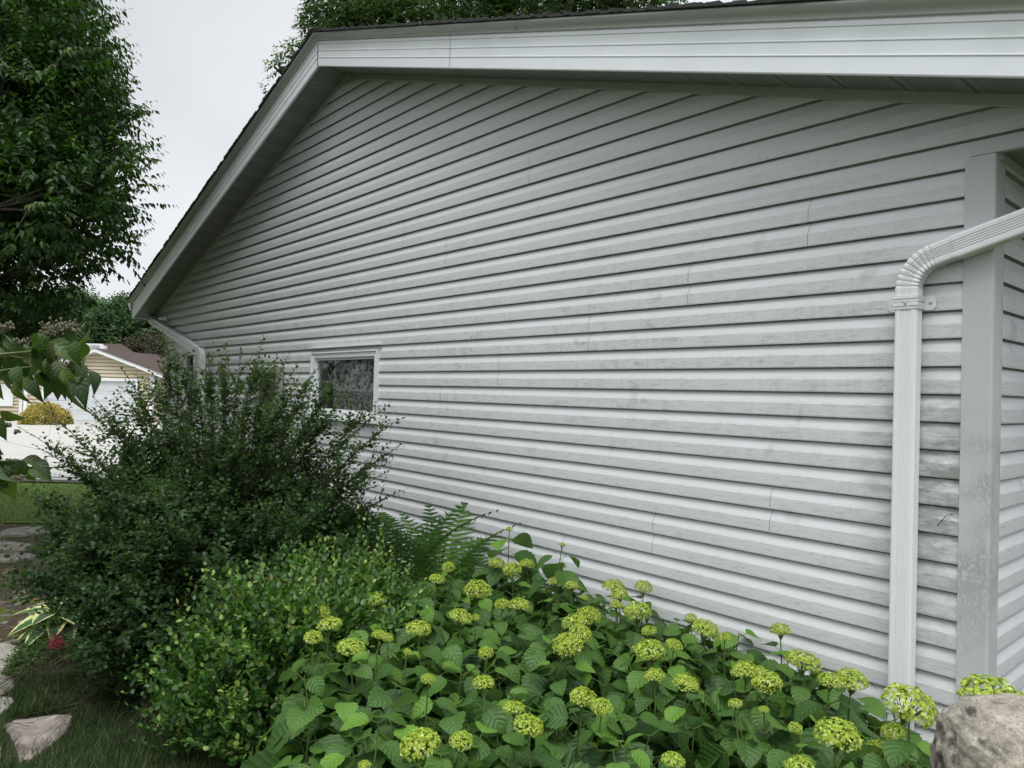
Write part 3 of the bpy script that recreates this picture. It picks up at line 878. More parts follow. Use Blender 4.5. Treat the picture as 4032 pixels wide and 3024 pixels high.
# ------------------------------------------------------------------ ground and paving
gd = MB(); n = 60
def gz(x, y): return -.26*min(1, max(0, (math.hypot(x, y+3.7)-14)/20))
rs = [0, 2, 4, 6, 9, 12, 14, 18, 24, 30, 36, 45, 60, 90, 140, 220, 400, 800]
vs = [(0, -3.7, gz(0, -3.7)-.0)]
for r_ in rs[1:]:
    for k in range(n):
        x, y = r_*math.cos(2*PI*k/n), -3.7+r_*math.sin(2*PI*k/n); vs.append((x, y, gz(x, y)))
fs = [(0, 1+k, 1+(k+1) % n) for k in range(n)]
for j in range(len(rs)-2):
    fs += [(1+j*n+k, 1+(j+1)*n+k, 1+(j+1)*n+(k+1) % n, 1+j*n+(k+1) % n) for k in range(n)]
gd.add(vs, fs)
g_o = gd.build('ground', m_ground); tag(g_o, kind='structure')

def sheet(name, pts, mat, dz, sub=1, kind='structure'):
    """flat polygon draped over the terrain; pts are (x, y)"""
    mb = MB(); vs = [(p[0], p[1], gz(p[0], p[1])+dz) for p in pts]
    mb.add(vs, [tuple(range(len(vs)))]); o = mb.build(name, mat); tag(o, kind=kind); return o
def gp(px, py, z=0): 
    q = onz(px, py, z); return (q[0], q[1])
def strip_sheet(name, near, far, mat, dz, steps=10):
    """quads between two pixel rows, near/far are lists of (px, py)"""
    mb = MB(); N_ = [gp(*q) for q in near]; F_ = [gp(*q) for q in far]
    for a, b_, c, d in zip(N_[:-1], N_[1:], F_[1:], F_[:-1]):
        for k in range(steps):
            t0, t1 = k/steps, (k+1)/steps
            L = lambda p, q, t: (p[0]+(q[0]-p[0])*t, p[1]+(q[1]-p[1])*t)
            q4 = [L(a, d, t0), L(b_, c, t0), L(b_, c, t1), L(a, d, t1)]
            mb.add([(x, y, gz(x, y)+dz) for x, y in q4], [(0, 1, 2, 3)])
    o = mb.build(name, mat); tag(o, kind='structure'); return o
strip_sheet('lawn', [(-1600, 2030), (0, 2062), (655, 2062)], [(-1600, 1818), (0, 1848), (655, 1872)], m_lawn, .012)
dv = strip_sheet('driveway', [(-1700, 1832), (0, 1866), (800, 1894)], [(-1700, 1572), (0, 1612), (800, 1636)], m_concrete, .035, 14)
# curb strip between the two lawns
mb = MB(); a, b_ = onz(-900, 1868), onz(655, 1910); a2, b2 = onz(-900, 1860), onz(655, 1901)
mb.add([(*a[:2], 0), (*b_[:2], 0), (*b2[:2], 0), (*a2[:2], 0), (*a[:2], .05), (*b_[:2], .05), (*b2[:2], .05), (*a2[:2], .05)], [(4, 5, 6, 7), (0, 1, 5, 4), (1, 2, 6, 5), (2, 3, 7, 6), (3, 0, 4, 7)])
o = mb.build('kerb', m_concrete); tag(o, kind='structure')
# control joint across the drive
mb = MB()
for (ax, ay), (bx, by) in [((0, 1718), (420, 1830)), ((-300, 1803), (900, 1840))]:
    a, b_ = onz(ax, ay, -.05), onz(bx, by, -.05); d = (b_-a); d /= np.linalg.norm(d); w_ = np.array([-d[1], d[0], 0])*.009
    q = [a-w_, b_-w_, b_+w_, a+w_]; mb.add([(x[0], x[1], gz(x[0], x[1])+.041) for x in q], [(0, 1, 2, 3)])
o = mb.build('driveway_joint', m_gap); tag(o, kind='structure')
strip_sheet('path', [(-900, 2640), (0, 2620), (330, 2600), (700, 2600)], [(-900, 2036), (0, 2066), (400, 2066), (700, 2070)], m_path, .005)

# slabs
def slab(name, pix, mat, z=.03, jitter=.012, label=None, cat='stone', group=None, lift=0):
    P2 = [onz(px, py, z)[:2] for px, py in pix]
    cx = np.mean(P2, axis=0); mb = MB()
    pts = []
    n_ = len(P2)
    for k in range(n_):
        a, b_ = P2[k], P2[(k+1) % n_]
        m_ = max(2, int(np.linalg.norm(b_-a)/.05))
        for j in range(m_):
            q = a+(b_-a)*j/m_; nrm = norm(q-cx)
            pts.append(q+nrm*random.uniform(-jitter, jitter))
    n2 = len(pts)
    top = [(p[0], p[1], z+random.uniform(-.004, .004)) for p in pts]
    inn = [(cx[0]+(p[0]-cx[0])*.93, cx[1]+(p[1]-cx[1])*.93, z+.006+random.uniform(-.003, .003)) for p in pts]
    mid = [(cx[0]+(p[0]-cx[0])*.5, cx[1]+(p[1]-cx[1])*.5, z+.008+random.uniform(-.005, .005)) for p in pts]
    bot = [(cx[0]+(p[0]-cx[0])*1.02, cx[1]+(p[1]-cx[1])*1.02, -.03) for p in pts]
    vs = bot+top+inn+mid+[(cx[0], cx[1], z+.009)]
    fs = []
    for r_ in range(3): fs += [(r_*n2+k, r_*n2+(k+1) % n2, (r_+1)*n2+(k+1) % n2, (r_+1)*n2+k) for k in range(n2)]
    fs += [(3*n2+k, 3*n2+(k+1) % n2, 4*n2) for k in range(n2)]
    mb.add(vs, fs, smooth=False)
    o = mb.build(name, mat); tag(o, label, cat, group); return o
slab('stepping_stone', [(12, 2852), (60, 2836), (272, 2812), (282, 2822), (262, 2880), (205, 2935), (120, 2990), (75, 3000), (55, 2920)], m_purple, .045, .008,
     'large purple streaked angular stepping stone in the foreground grass', 'stepping stone', 'stepping stones by the grass')
for pix, lab in [([(-160, 2560), (0, 2535), (70, 2540), (72, 2570), (40, 2630), (-20, 2665), (-160, 2680)], 'big pale stone block at the left picture edge beside the flower bed'),
                 ([(-120, 2690), (0, 2655), (62, 2665), (60, 2705), (0, 2745), (-120, 2750)], 'grey mossy stone half sunk in grass just above the small pale one'),
                 ([(-130, 2770), (0, 2745), (48, 2752), (40, 2790), (0, 2815), (-130, 2825)], 'small pale stone at the left edge just above the big purple streaked one'),
                 ([(-120, 2930), (-10, 2925), (12, 2960), (0, 3010), (-120, 3020)], 'stone corner barely showing at the bottom left of the picture')]:
    slab('stepping_stone', pix, m_flag, .04, .012, lab, 'stepping stone', 'stepping stones by the grass')
for pix, lab in [([(10, 2088), (60, 2078), (170, 2072), (200, 2082), (190, 2098), (60, 2108), (0, 2106)], 'long pale slate slab at the far end of the mossy path nearest the lawn'),
                 ([(-40, 2140), (0, 2128), (120, 2140), (135, 2158), (40, 2170), (-40, 2166)], 'brownish slate slab on the mossy path below the long pale one'),
                 ([(190, 2150), (240, 2112), (330, 2118), (325, 2160), (260, 2180), (195, 2175)], 'wet shiny slate slab half hidden by the low shrub branches'),
                 ([(-20, 2180), (110, 2176), (150, 2190), (60, 2206), (-20, 2204)], 'thin brown slate slab third along the mossy path'),
                 ([(270, 2092), (420, 2085), (440, 2110), (350, 2122), (280, 2112)], 'pale slate slab behind the left shrub branches'),
                 ([(100, 2390), (160, 2375), (210, 2385), (190, 2408), (110, 2412)], 'small chipped slate piece lying in moss near the hosta')]:
    slab('slate_slab', pix, m_flag, .03, .02, lab, 'slate slab', 'slate slabs set in the mossy path')

# fallen leaves and stone chips: scattered litter nobody could count
Q = []
while len(Q) < 260:
    px, py = rng.uniform(-100, 420), rng.uniform(1960, 2600)
    if px > 300 and py > 2350: continue
    Q.append(onz(px, py, .014))
Q = np.array(Q); N = len(Q)
ang = rng.uniform(0, 2*PI, N); d = np.stack([np.cos(ang), np.sin(ang), rng.uniform(-.2, .3, N)], 1)
up = norm(np.stack([rng.normal(0, .3, N), rng.normal(0, .3, N), np.ones(N)], 1))
X, Y, Z = basis(d, up)
tv, tf, tu = leaf_tpl(3, ov(.32), .3, .25)
me = scatter_mesh('fallen_leaves', tv, tf, tu, Q, X, Y, Z, rng.uniform(.025, .055, N), rng.uniform(0, 1, N))
o = link_mesh('fallen_leaves', me, lm_fallen); tag(o, kind='stuff')
mb = MB()
for k in range(280):
    px, py = rng.uniform(-150, 450), rng.uniform(2120, 2600); c = onz(px, py, .01); s_ = rng.uniform(.012, .05)
    a = rng.uniform(0, PI)
    q = [(c[0]+s_*rng.uniform(.6, 1.3)*math.cos(a+t), c[1]+s_*rng.uniform(.6, 1.3)*math.sin(a+t)) for t in (0, 1.2, 2.3, 3.4, 4.7)]
    hh = rng.uniform(.008, .022)
    mb.add([(x, y, .0) for x, y in q]+[(x, y, hh) for x, y in q], [(5, 6, 7, 8, 9)]+[(j, (j+1) % 5, 5+(j+1) % 5, 5+j) for j in range(5)])
o = mb.build('stone_chips', stone_mat('slate_chips', (.08, .07, .06), (.15, .135, .115), (.24, .22, .195), 9)); tag(o, kind='stuff')

# ------------------------------------------------------------------ grass (stuff)
def in_poly(px, py, poly):
    c = False; j = len(poly)-1
    for i_ in range(len(poly)):
        xi, yi = poly[i_]; xj, yj = poly[j]
        if (yi > py) != (yj > py) and px < (xj-xi)*(py-yi)/(yj-yi)+xi: c = not c
        j = i_
    return c
stone_poly = [(5, 2852), (60, 2832), (276, 2808), (286, 2822), (264, 2884), (207, 2940), (120, 2995), (70, 3005), (50, 2920)]
def grass(name, poly, N, h0, h1, avoid=None):
    xs, ys = [q[0] for q in poly], [q[1] for q in poly]; Q = []
    while len(Q) < N:
        px, py = rng.uniform(min(xs), max(xs)), rng.uniform(min(ys), max(ys))
        # even spread over the ground, not over the picture
        if rng.uniform() > ((min(ys)-1490)/(py-1490))**3*1.0 and False: continue
        if in_poly(px, py, poly) and not (avoid and in_poly(px, py, avoid)): Q.append(onz(px, py, 0))
    Q = np.array(Q); a = rng.uniform(0, 2*PI, N); lean = rng.uniform(.15, 1.1, N)
    d = np.stack([np.cos(a)*lean, np.sin(a)*lean, np.ones(N)], 1)
    X, Y, Z = basis(d, np.stack([-np.cos(a), -np.sin(a), np.zeros(N)+.2], 1))
    tv = [(-.5, 0, 0), (.5, 0, 0), (.4, .5, -.06), (-.4, .5, -.06), (0, 1, -.3)]; tf = [(0, 1, 2, 3), (3, 2, 4)]; tu = [(0, 0), (1, 0), (1, .5), (0, .5), (.5, 1)]
    L = rng.uniform(h0, h1, N)
    me = scatter_mesh(name, tv, tf, tu, Q, X, Y, Z, np.stack([rng.uniform(.0022, .0045, N), L, L], 1), rng.uniform(0, 1, N))
    o = link_mesh(name, me, lm_grass); tag(o, kind='stuff'); return o
grass('grass', [(-250, 2690), (60, 2680), (330, 2655), (560, 2690), (700, 2760), (840, 2880), (950, 3150), (-250, 3150)], 42000, .04, .115, stone_poly)
grass('lawn_grass', [(-200, 1900), (640, 1915), (640, 2060), (-200, 2060)], 22000, .03, .07)

# ------------------------------------------------------------------ foliage builders
TPL_SMALL = ([(0, 0, 0), (.30, .28, .05), (.30, .68, .03), (0, 1, -.10), (-.30, .68, .03), (-.30, .28, .05)], [(0, 1, 2, 3), (0, 3, 4, 5)],
             [(.5, 0), (1, .3), (1, .7), (.5, 1), (0, .7), (0, .3)])
TPL_POINT = ([(0, 0, 0), (.20, .22, .05), (.22, .50, .03), (0, 1, -.22), (-.22, .50, .03), (-.20, .22, .05), (0, .4, -.03)],
             [(0, 1, 6), (1, 2, 6), (2, 3, 6), (3, 4, 6), (4, 5, 6), (5, 0, 6)], [(.5, 0), (1, .2), (1, .5), (.5, 1), (0, .5), (0, .2), (.5, .4)])
def twig_leaves(starts, dirs, length, per, leaf, droop, spread=.9, curve=-.15, alt=True, size_tip=.6):
    """returns leaf positions and directions strung along twigs"""
    N = len(starts)
    t = (np.arange(per)+.6)/per
    L = np.asarray(length).reshape(-1, 1, 1)
    P_ = starts[:, None, :] + dirs[:, None, :]*L*t[None, :, None]
    P_[:, :, 2] += (curve*L[:, :, 0])*t[None, :]**2
    side = norm(np.cross(dirs, np.array([0, 0, 1.0])+rng.normal(0, .35, (N, 3))))
    upv = np.cross(side, dirs)
    sg = np.where(np.arange(per) % 2 == 0, 1, -1)[None, :, None]
    ph = rng.uniform(-.6, .6, (N, per, 1))
    D = dirs[:, None, :]*.55 + side[:, None, :]*sg*spread*np.cos(ph) + upv[:, None, :]*spread*np.sin(ph)*.8
    D[:, -1, :] = dirs
    D = norm(D)+np.array([0, 0, -droop])+rng.normal(0, .16, D.shape)
    sc = leaf*(1-(1-size_tip)*t**2)[None, :]*rng.uniform(.75, 1.2, (N, per))
    return P_.reshape(-1, 3), norm(D.reshape(-1, 3)), sc.ravel()
def leaves_obj(name, mat, parent, pos, D, sc, tpl, upj=.45, rnd=None, cluster=None):
    N = len(pos)
    up = norm(np.array([0, 0, 1.0])+rng.normal(0, upj, (N, 3)))
    X, Y, Z = basis(D, up)
    r = rng.uniform(0, 1, N) if rnd is None else rnd
    me = scatter_mesh(name, tpl[0], tpl[1], tpl[2], pos, X, Y, Z, sc, r)
    return link_mesh(name, me, mat, parent)
def twig_tubes(mb, starts, dirs, length, curve, r0=.004, n=4, seg=3):
    for s_, d_, L in zip(starts, dirs, np.broadcast_to(length, len(starts))):
        pts = []
        for k in range(seg+1):
            t = k/seg; p = s_+d_*L*t; p = p.copy(); p[2] += curve*L*t*t; pts.append(p)
        mb.tube(pts, [r0*(1-.75*k/seg) for k in range(seg+1)], n, cap=False)

def lobes_shell(lobes, N, inner=.55, lowcut=-9):
    w = np.array([l[1][0]*l[1][1] for l in lobes], float); w /= w.sum()
    idx = rng.choice(len(lobes), N, p=w)
    d = norm(rng.normal(0, 1, (N, 3)))
    rr = inner+(1-inner)*rng.uniform(0, 1, N)**.5
    c = np.array([l[0] for l in lobes])[idx]; rad = np.array([l[1] for l in lobes])[idx]
    return c+d*rad*rr[:, None], d, idx

def tree(name, base, lobes, N, per, twl, leaf, mat, label, cat='tree', group=None, tpl=TPL_POINT, droop=.4, up=.25, trunk_r=.12, inner=.55, curve=-.15, rndpow=1.0, twigs=0, spread=.9):
    root = empty(name, tuple(base), label=label, cat=cat, group=group)
    P_, d, idx = lobes_shell(lobes, N, inner)
    D = norm(d*.8+np.array([0, 0, up])+rng.normal(0, .4, d.shape))
    ln = rng.uniform(.6, 1.3, N)*twl
    lp, ldir, sc = twig_leaves(P_, D, ln, per, leaf, droop, spread, curve)
    tone = rng.uniform(0, 1, len(lobes))
    base_r = np.clip(rng.normal(.5, .22, N)+(tone[idx]-.5)*.35, 0, 1)
    r = np.clip(np.repeat(base_r, per)+rng.normal(0, .15, N*per), 0, 1)**rndpow
    leaves_obj('crown', mat, root, lp, ldir, sc, tpl, .45, r)
    mb = MB()
    c0 = np.asarray(base, float); top = np.mean([l[0] for l in lobes], axis=0)
    fork = c0+(top-c0)*.45
    mb.tube([c0-np.array([0, 0, .2]), c0+(fork-c0)*.5+rng.normal(0, trunk_r*.3, 3)*[1, 1, 0], fork], [trunk_r*1.2, trunk_r, trunk_r*.8], 10)
    for l in lobes:
        q = np.array(l[0], float); m_ = fork+(q-fork)*.5+np.array([0, 0, .1*np.linalg.norm(q-fork)])+rng.normal(0, .06, 3)*np.linalg.norm(q-fork)
        mb.tube([fork-(top-c0)*.04, m_, q], [trunk_r*.6, trunk_r*.38, trunk_r*.14], 6)
        for k in range(4):
            e = q+norm(rng.normal(0, 1, 3))*np.array(l[1])*.75
            mb.tube([m_+(q-m_)*.5, (q+e)/2+rng.normal(0, .05, 3), e], [trunk_r*.2, trunk_r*.12, trunk_r*.04], 5, cap=False)
    if twigs: twig_tubes(mb, P_[:twigs], D[:twigs], ln[:twigs], curve, .004)
    mb.build('trunk', m_bark, root)
    return root

# ---- big broadleaf tree at the left
def TP(px, py, d): return at(px, py, d)
lob = []  # off-frame and rear lobes are added to shade the wall's left end
for px, py, d_, r_ in [(-150, 60, 6.6, .85), (110, 30, 6.2, .55), (270, 190, 6.5, .30), (60, 380, 6.2, .70), (345, 430, 6.6, .36), (395, 700, 6.4, .38), (130, 760, 6.0, .62),
                       (-200, 620, 6.8, .95), (330, 930, 6.5, .36), (90, 1080, 6.4, .42), (-160, 1080, 6.6, .55), (445, 590, 6.7, .22), (-500, 300, 7.0, 1.3), (-500, 900, 7.0, 1.1), (-100, -350, 6.8, 1.1), (80, -260, 6.7, .6), (-450, -500, 7.2, 1.2), (120, 560, 7.3, .8), (-50, 900, 7.2, .7), (60, 1240, 6.7, .38), (-120, 1330, 6.8, .45), (200, 560, 7.0, .6), (250, 850, 7.0, .5), (20, 200, 7.2, 1.0), (-1000, 200, 7.6, 1.7), (-1500, 700, 7.2, 1.6), (-1400, -300, 7.6, 1.8), (-700, -700, 7.5, 1.6), (-300, -900, 7.4, 1.5), (20, 80, 8.9, 1.0), (190, 380, 8.9, .7), (40, 620, 8.7, 1.0), (-350, 0, 8.9, 1.4), (20, -420, 8.9, 1.2), (100, -300, 9.4, 1.0), (-300, 700, 9.0, 1.3), (0, 80, 10.8, 1.1), (-100, 450, 10.6, 1.3), (0, -350, 11, 1.3), (-300, 0, 11.5, 1.8), (0, 850, 10.5, .9), (-500, 500, 11, 1.8), (150, 340, 10.8, .8)]:
    lob.append((TP(px, py, d_), (r_, r_, r_*.85)))
tb = onz(-420, 2250)
tree('broadleaf_tree', (tb[0], tb[1], 0), lob, 36000, 10, .27, .074, lm_tree, 'dense dark green broadleaf tree with drooping pointed leaves filling the upper left', group=None, droop=.75, up=.45, trunk_r=.085, inner=.5, twigs=1500, curve=-.12)

# ---- near dogwood branches
TPL_DOG = leaf_tpl(12, ov(.25, .40, 1.15), .45, .60, 2, .012)
dog = empty('dogwood', tuple(np.append(onz(-900, 3000)[:2], 0)), label='dogwood with big drooping ribbed leaves and brown seed clusters at the left edge', cat='shrub')
DD = 1.30
# (px, py) of leaf base -> tip
more = []
dl = [((520, 1372), (455, 1475)), ((548, 1250+2), (590, 1330)), ((225, 1400), (178, 1462)), ((545//2+0, 1480), (258, 1655)), ((300, 1340), (273, 1432)), ((325, 1345), (330, 1405)),
      ((290, 1480), (340, 1562)), ((230, 1470), (222, 1570)), ((130, 1395), (165, 1465)), ((90, 1420), (100, 1515)), ((60, 1400), (110, 1480)), ((20, 1380), (40, 1500)),
      ((60, 1500), (62, 1588)), ((355, 1460), (392, 1508)), ((250, 1360), (205, 1420)), ((160, 1450), (170, 1565)), ((110, 1480), (95, 1555)), ((300, 1350), (350, 1330)),
      ((150, 1310), (130, 1360)), ((0, 1420), (20, 1525)), ((200, 1480), (195, 1560)), ((250, 1450), (280, 1530)), ((20, 1330), (60, 1370)), ((-30, 1480), (-20, 1560)), ((190, 1330), (150, 1400)),
      ((120, 1340), (60, 1385)), ((40, 1460), (10, 1530)), ((330, 1400), (290, 1435)), ((280, 1300), (265, 1345)), ((160, 1300), (185, 1370)), ((0, 1620), (48, 1650)), ((-20, 1640), (10, 1720)),
      ((60, 1820), (85, 1875)), ((100, 1830), (130, 1900)), ((140, 1815), (185, 1845)), ((20, 1815), (55, 1850)), ((0, 1830), (30, 1965)), ((90, 1810), (160, 1815)), ((-10, 1830), (45, 1990)), ((120, 1840), (170, 1870)),
      ((270, 1480), (232, 1540)), ((310, 1480), (290, 1545)), ((180, 1440), (215, 1500)), ((70, 1440), (50, 1520)), ((220, 1380), (170, 1510)), ((340, 1470), (325, 1555)), ((140, 1490), (125, 1560))]
dl[0] = ((230, 1352), (185, 1505)); dl[1] = ((300, 1350), (290, 1440)); dl[3] = ((275, 1475), (255, 1660))
for _ in range(46):
    t_ = rng.uniform(0, 1); bx, by = (rng.uniform(-30, 340), rng.uniform(1330, 1455)) if t_ < .86 else (rng.uniform(-40, 110), rng.uniform(1805, 1830))
    if bx > 250 and by > 1470: by = 1440
    l_ = rng.uniform(60, 115) if t_ < .86 else rng.uniform(40, 70); a_ = rng.normal(0, .55); dl.append(((bx, by), (bx+l_*math.sin(a_), by+l_*abs(math.cos(a_)))))
pos, D, sc = [], [], []
for (a, b_) in dl:
    dd = DD+rng.uniform(-.08, .14)
    p0, p1 = at(a[0], a[1], dd), at(b_[0], b_[1], dd-rng.uniform(-.01, .03))
    pos.append(p0); D.append(norm(p1-p0)); sc.append(max(.045, np.linalg.norm(p1-p0)*1.02))
arms = [[(-600, 1900, .2), (-250, 1500, .05), (-40, 1400, 0)], [(-600, 1900, .2), (-200, 1830, .05), (-30, 1815, 0)], [(-600, 1900, .2), (-200, 1680, .05), (-20, 1615, 0)], [(-900, 2600, .3), (-600, 1900, .2), (-420, 1620, .1)],
        [(-800, 2300, .3), (-700, 1700, .45), (-500, 1250, .5)], [(-800, 2300, .3), (-950, 1700, .1), (-1000, 1300, .0)], [(-700, 2000, .25), (-450, 1700, -.1), (-260, 1620, -.2)]]
for arm in arms:
    A_ = np.array([at(px, py, DD+q) for px, py, q in arm])
    for _ in range(26):
        t_ = rng.uniform(.25, 2.0); k_ = min(1, int(t_)); p0 = A_[k_]+(A_[k_+1]-A_[k_])*(t_-k_)
        pos.append(p0+rng.normal(0, .02, 3)); D.append(norm(np.array([rng.normal(0, .6), rng.normal(0, .6), -.8]))); sc.append(rng.uniform(.05, .085))
pos, D, sc = np.array(pos), np.array(D), np.array(sc)
qx, qy, qz = project(pos)
offf = np.arange(len(pos)) < len(dl); keep_ = offf | (qx < -60); pos, D, sc = pos[keep_], D[keep_], sc[keep_]
up = norm(-_F*.75+np.array([0, 0, .35])+rng.normal(0, .55, pos.shape))
X, Y, Z = basis(D, up)
me = scatter_mesh('leaves', *TPL_DOG, pos, X, Y, Z, sc, np.clip(rng.uniform(0, 1.05, len(pos)), 0, 1))
link_mesh('foliage', me, lm_dog, dog)
mb = MB()
def pxt(l, d, r0, r1):
    pts = [at(px, py, d+dd) for px, py, dd in l]; n_ = len(pts); mb.tube(pts, [r0+(r1-r0)*k/(n_-1) for k in range(n_)], 6)
pxt([(-900, 2600, .3), (-600, 1900, .2), (-250, 1500, .05), (0, 1395, 0), (110, 1385, 0), (230, 1350, 0), (300, 1345, 0)], DD, .004, .0010)
pxt([(0, 1395, 0), (90, 1410, .01), (160, 1440, 0), (230, 1470, 0), (290, 1475, 0), (355, 1458, 0)], DD, .0016, .0010)
pxt([(-250, 1500, .05), (-60, 1470, 0), (60, 1450, 0), (160, 1440, 0)], DD, .0018, .0010)
pxt([(-600, 1900, .2), (-200, 1830, .05), (0, 1815, 0), (90, 1812, 0), (150, 1820, 0)], DD, .0022, .0009)
pxt([(60, 1360, 0), (20, 1320, 0)], DD, .0016, .001); pxt([(230, 1350, 0), (225, 1300, 0)], DD, .0016, .001); pxt([(110, 1385, 0), (85, 1340, 0)], DD, .0016, .001); pxt([(-600, 1900, .2), (-200, 1680, .05), (0, 1610, 0)], DD, .0018, .0009)
mb.build('branch', mottled('dogwood_bark', (.10, .13, .05), (.16, .17, .08), 12, .7), dog)
mb = MB()
for arm in arms[4:]: pxt(arm, DD, .004, .001)
mb.build('branch', m_twig, dog)
# seed clusters
m_seed = [mottled('seed_stalk', (.14, .14, .05), (.19, .17, .07), 9, .7), mottled('seed', (.05, .065, .035), (.15, .13, .08), 300, .7)]
for (cx, cy, w_) in [(20, 1290, 40), (85, 1345, 28), (240, 1285, 62), (215, 1310, 40), (270, 1300, 36), (25, 1675, 16), (55, 1815, 14), (75, 1878, 24), (60, 1700, 12)]:
    mb = MB(); c = at(cx, cy, DD); base = at(cx, cy+w_*.5, DD)
    for k in range(int(w_*1.1)):
        q = c+(_R*rng.normal(0, 1)*w_*.55+_U*rng.normal(0, 1)*w_*.20+_F*rng.normal(0, 1)*w_*.4)*DD/FPX
        mb.tube([base, q], [.0006, .0005], 3, cap=False)
        r_ = rng.uniform(.0018, .0032); mb.tube([q-np.array([0, 0, r_]), q, q+np.array([0, 0, r_*1.2])], [r_*.3, r_, r_*.3], 5, 1)
    mb.build('seed_cluster', m_seed, dog)

# ---- the big arching shrub of small round leaves
cb = onz(850, 2600); cb = np.array([cb[0], cb[1], 0])
cot = empty('arching_shrub', tuple(cb), label='big dark arching shrub of small round leaves with long shoots in front of the window', cat='shrub')
starts, dirs, lens = [], [], []
pos_all, dir_all, sc_all, rn_all = [], [], [], []
bm_ = MB()
def branch(p0, d0, L, droopc, nseg=10):
    pts = []
    for k in range(nseg+1):
        t = k/nseg; p = p0+d0*L*t; p = p.copy(); p[2] -= droopc*L*t*t; pts.append(p)
    return np.array(pts)
right = _R*np.array([1, 1, 0]); right /= np.linalg.norm(right)
back = _F*np.array([1, 1, 0]); back /= np.linalg.norm(back)
NB_ = 820
for k in range(NB_):
    th = rng.uniform(0, 2*PI)
    el = math.asin(rng.uniform(.42, 1) if k % 3 else rng.uniform(.75, 1))*.97
    hz = right*math.cos(th)+back*math.sin(th)
    d0 = hz*math.cos(el)+np.array([0, 0, math.sin(el)])
    L = rng.uniform(.95, 1.45)*(1.0+.24*math.sin(el))
    if k < 40: L *= 1.22
    dr_ = .50*math.cos(el)+.02
    p0 = cb+hz*rng.uniform(0, .25)+np.array([0, 0, .05])
    pts = branch(p0, d0, L, dr_)
    if pts[-1][2] < .40 or ((pts[-1]-cb) @ right < -.45 and pts[-1][2] < .7): pass
    elif el > .95 or k % 7 == 0: bm_.tube(pts, [.006*(1-.85*j/10) for j in range(11)], 4, cap=False)
    else: bm_.tube(pts[5:], [.009*(1-.85*j/10) for j in range(5, 11)], 4, cap=False)
    # side twigs
    ns = int(L*21)
    tt = rng.uniform(.20, 1.0, ns)
    bp = np.stack([np.interp(tt*10, range(11), pts[:, c]) for c in range(3)], 1)
    tang = norm(pts[-1]-pts[4])
    dd = norm(tang*.7+rng.normal(0, .55, (ns, 3))+np.array([0, 0, .22]))
    ln = rng.uniform(.10, .30, ns)
    a, b_, c = twig_leaves(bp, dd, ln, 9, .038, .10, .9, -.05, size_tip=.7)
    pos_all.append(a); dir_all.append(b_); sc_all.append(c); rn_all.append(np.clip(rng.normal(.42, .2, len(a)), 0, .9))
    if k % 4 == 0: twig_tubes(bm_, bp, dd, ln, -.05, .002, 3, 2)
    # leaves along the tip of the branch
    a, b_, c = twig_leaves(pts[6][None], norm(pts[-1]-pts[6])[None], np.linalg.norm(pts[-1]-pts[6]), 18, .039, .05, .9, 0)
    pos_all.append(a); dir_all.append(b_); sc_all.append(c); rn_all.append(np.clip(rng.normal(.65, .2, len(a)), 0, 1))
# long shoots placed as in the photo: tip pixels at full resolution
shoots = [(640, 1312), (1038, 1325), (890, 1362), (1140, 1390), (1175, 1425), (625, 1400), (950, 1380), (1240, 1455), (480, 1452), (1240, 1500), (495, 1500), (465, 1540), (370, 1565), (365, 1605),
          (85, 1545), (80, 1685), (130, 1750), (320, 1580), (1540, 1585), (1585, 1645), (1590, 1745), (1545, 1810), (1600, 1925), (1540, 1850), (1490, 1600), (1370, 1452), (1400, 1520), (700, 1390), (820, 1400), (1010, 1400), (1090, 1410), (760, 1450),
          (560, 1490), (1340, 1600), (1260, 1600), (60, 1935), (110, 2000), (80, 2130), (600, 1470), (900, 1420), (1300, 1560), (1180, 1480)]
for (sx, sy) in shoots:
    dt = 5.2+rng.uniform(-.5, .5)
    tip = at(sx, sy, dt)
    v = tip-cb; 
    p0 = cb+np.array([v[0]*.30, v[1]*.30, v[2]*.42])
    mid = cb+np.array([v[0]*.62, v[1]*.62, v[2]*.80+.04])
    ts = np.linspace(0, 1, 13)[:, None]
    pts = (1-ts)**2*p0+2*ts*(1-ts)*mid+ts**2*tip
    bm_.tube(pts, [.006*(1-.8*j/12) for j in range(13)], 4, cap=False)
    L = np.linalg.norm(tip-p0)
    for a0 in range(2, 12, 2):
        seg = pts[min(a0+2, 12)]-pts[a0]
        a, b_, c = twig_leaves(pts[a0][None], norm(seg)[None], np.linalg.norm(seg), 8 if a0 > 6 else 9, .042-.0012*a0, 0.02, .95, 0, size_tip=1.0)
        pos_all.append(a); dir_all.append(b_); sc_all.append(c); rn_all.append(np.clip(rng.normal(.72, .2, len(a)), 0, 1))
    ns = 44
    tt = rng.uniform(0.0, .80, ns)*12
    bp = np.stack([np.interp(tt, range(13), pts[:, c]) for c in range(3)], 1)
    dd = norm(norm(tip-p0)*.9+rng.normal(0, .45, (ns, 3)))
    a, b_, c = twig_leaves(bp, dd, rng.uniform(.10, .30, ns), 9, .038, .04, .9, -.03)
    pos_all.append(a); dir_all.append(b_); sc_all.append(c); rn_all.append(np.clip(rng.normal(.6, .2, len(a)), 0, 1))
    twig_tubes(bm_, bp, dd, .2, -.03, .002, 3, 2)
pos, D, sc, rn = map(np.concatenate, (pos_all, dir_all, sc_all, rn_all))
lat = (pos-cb) @ right
rh = np.hypot(pos[:, 0]-cb[0], pos[:, 1]-cb[1])
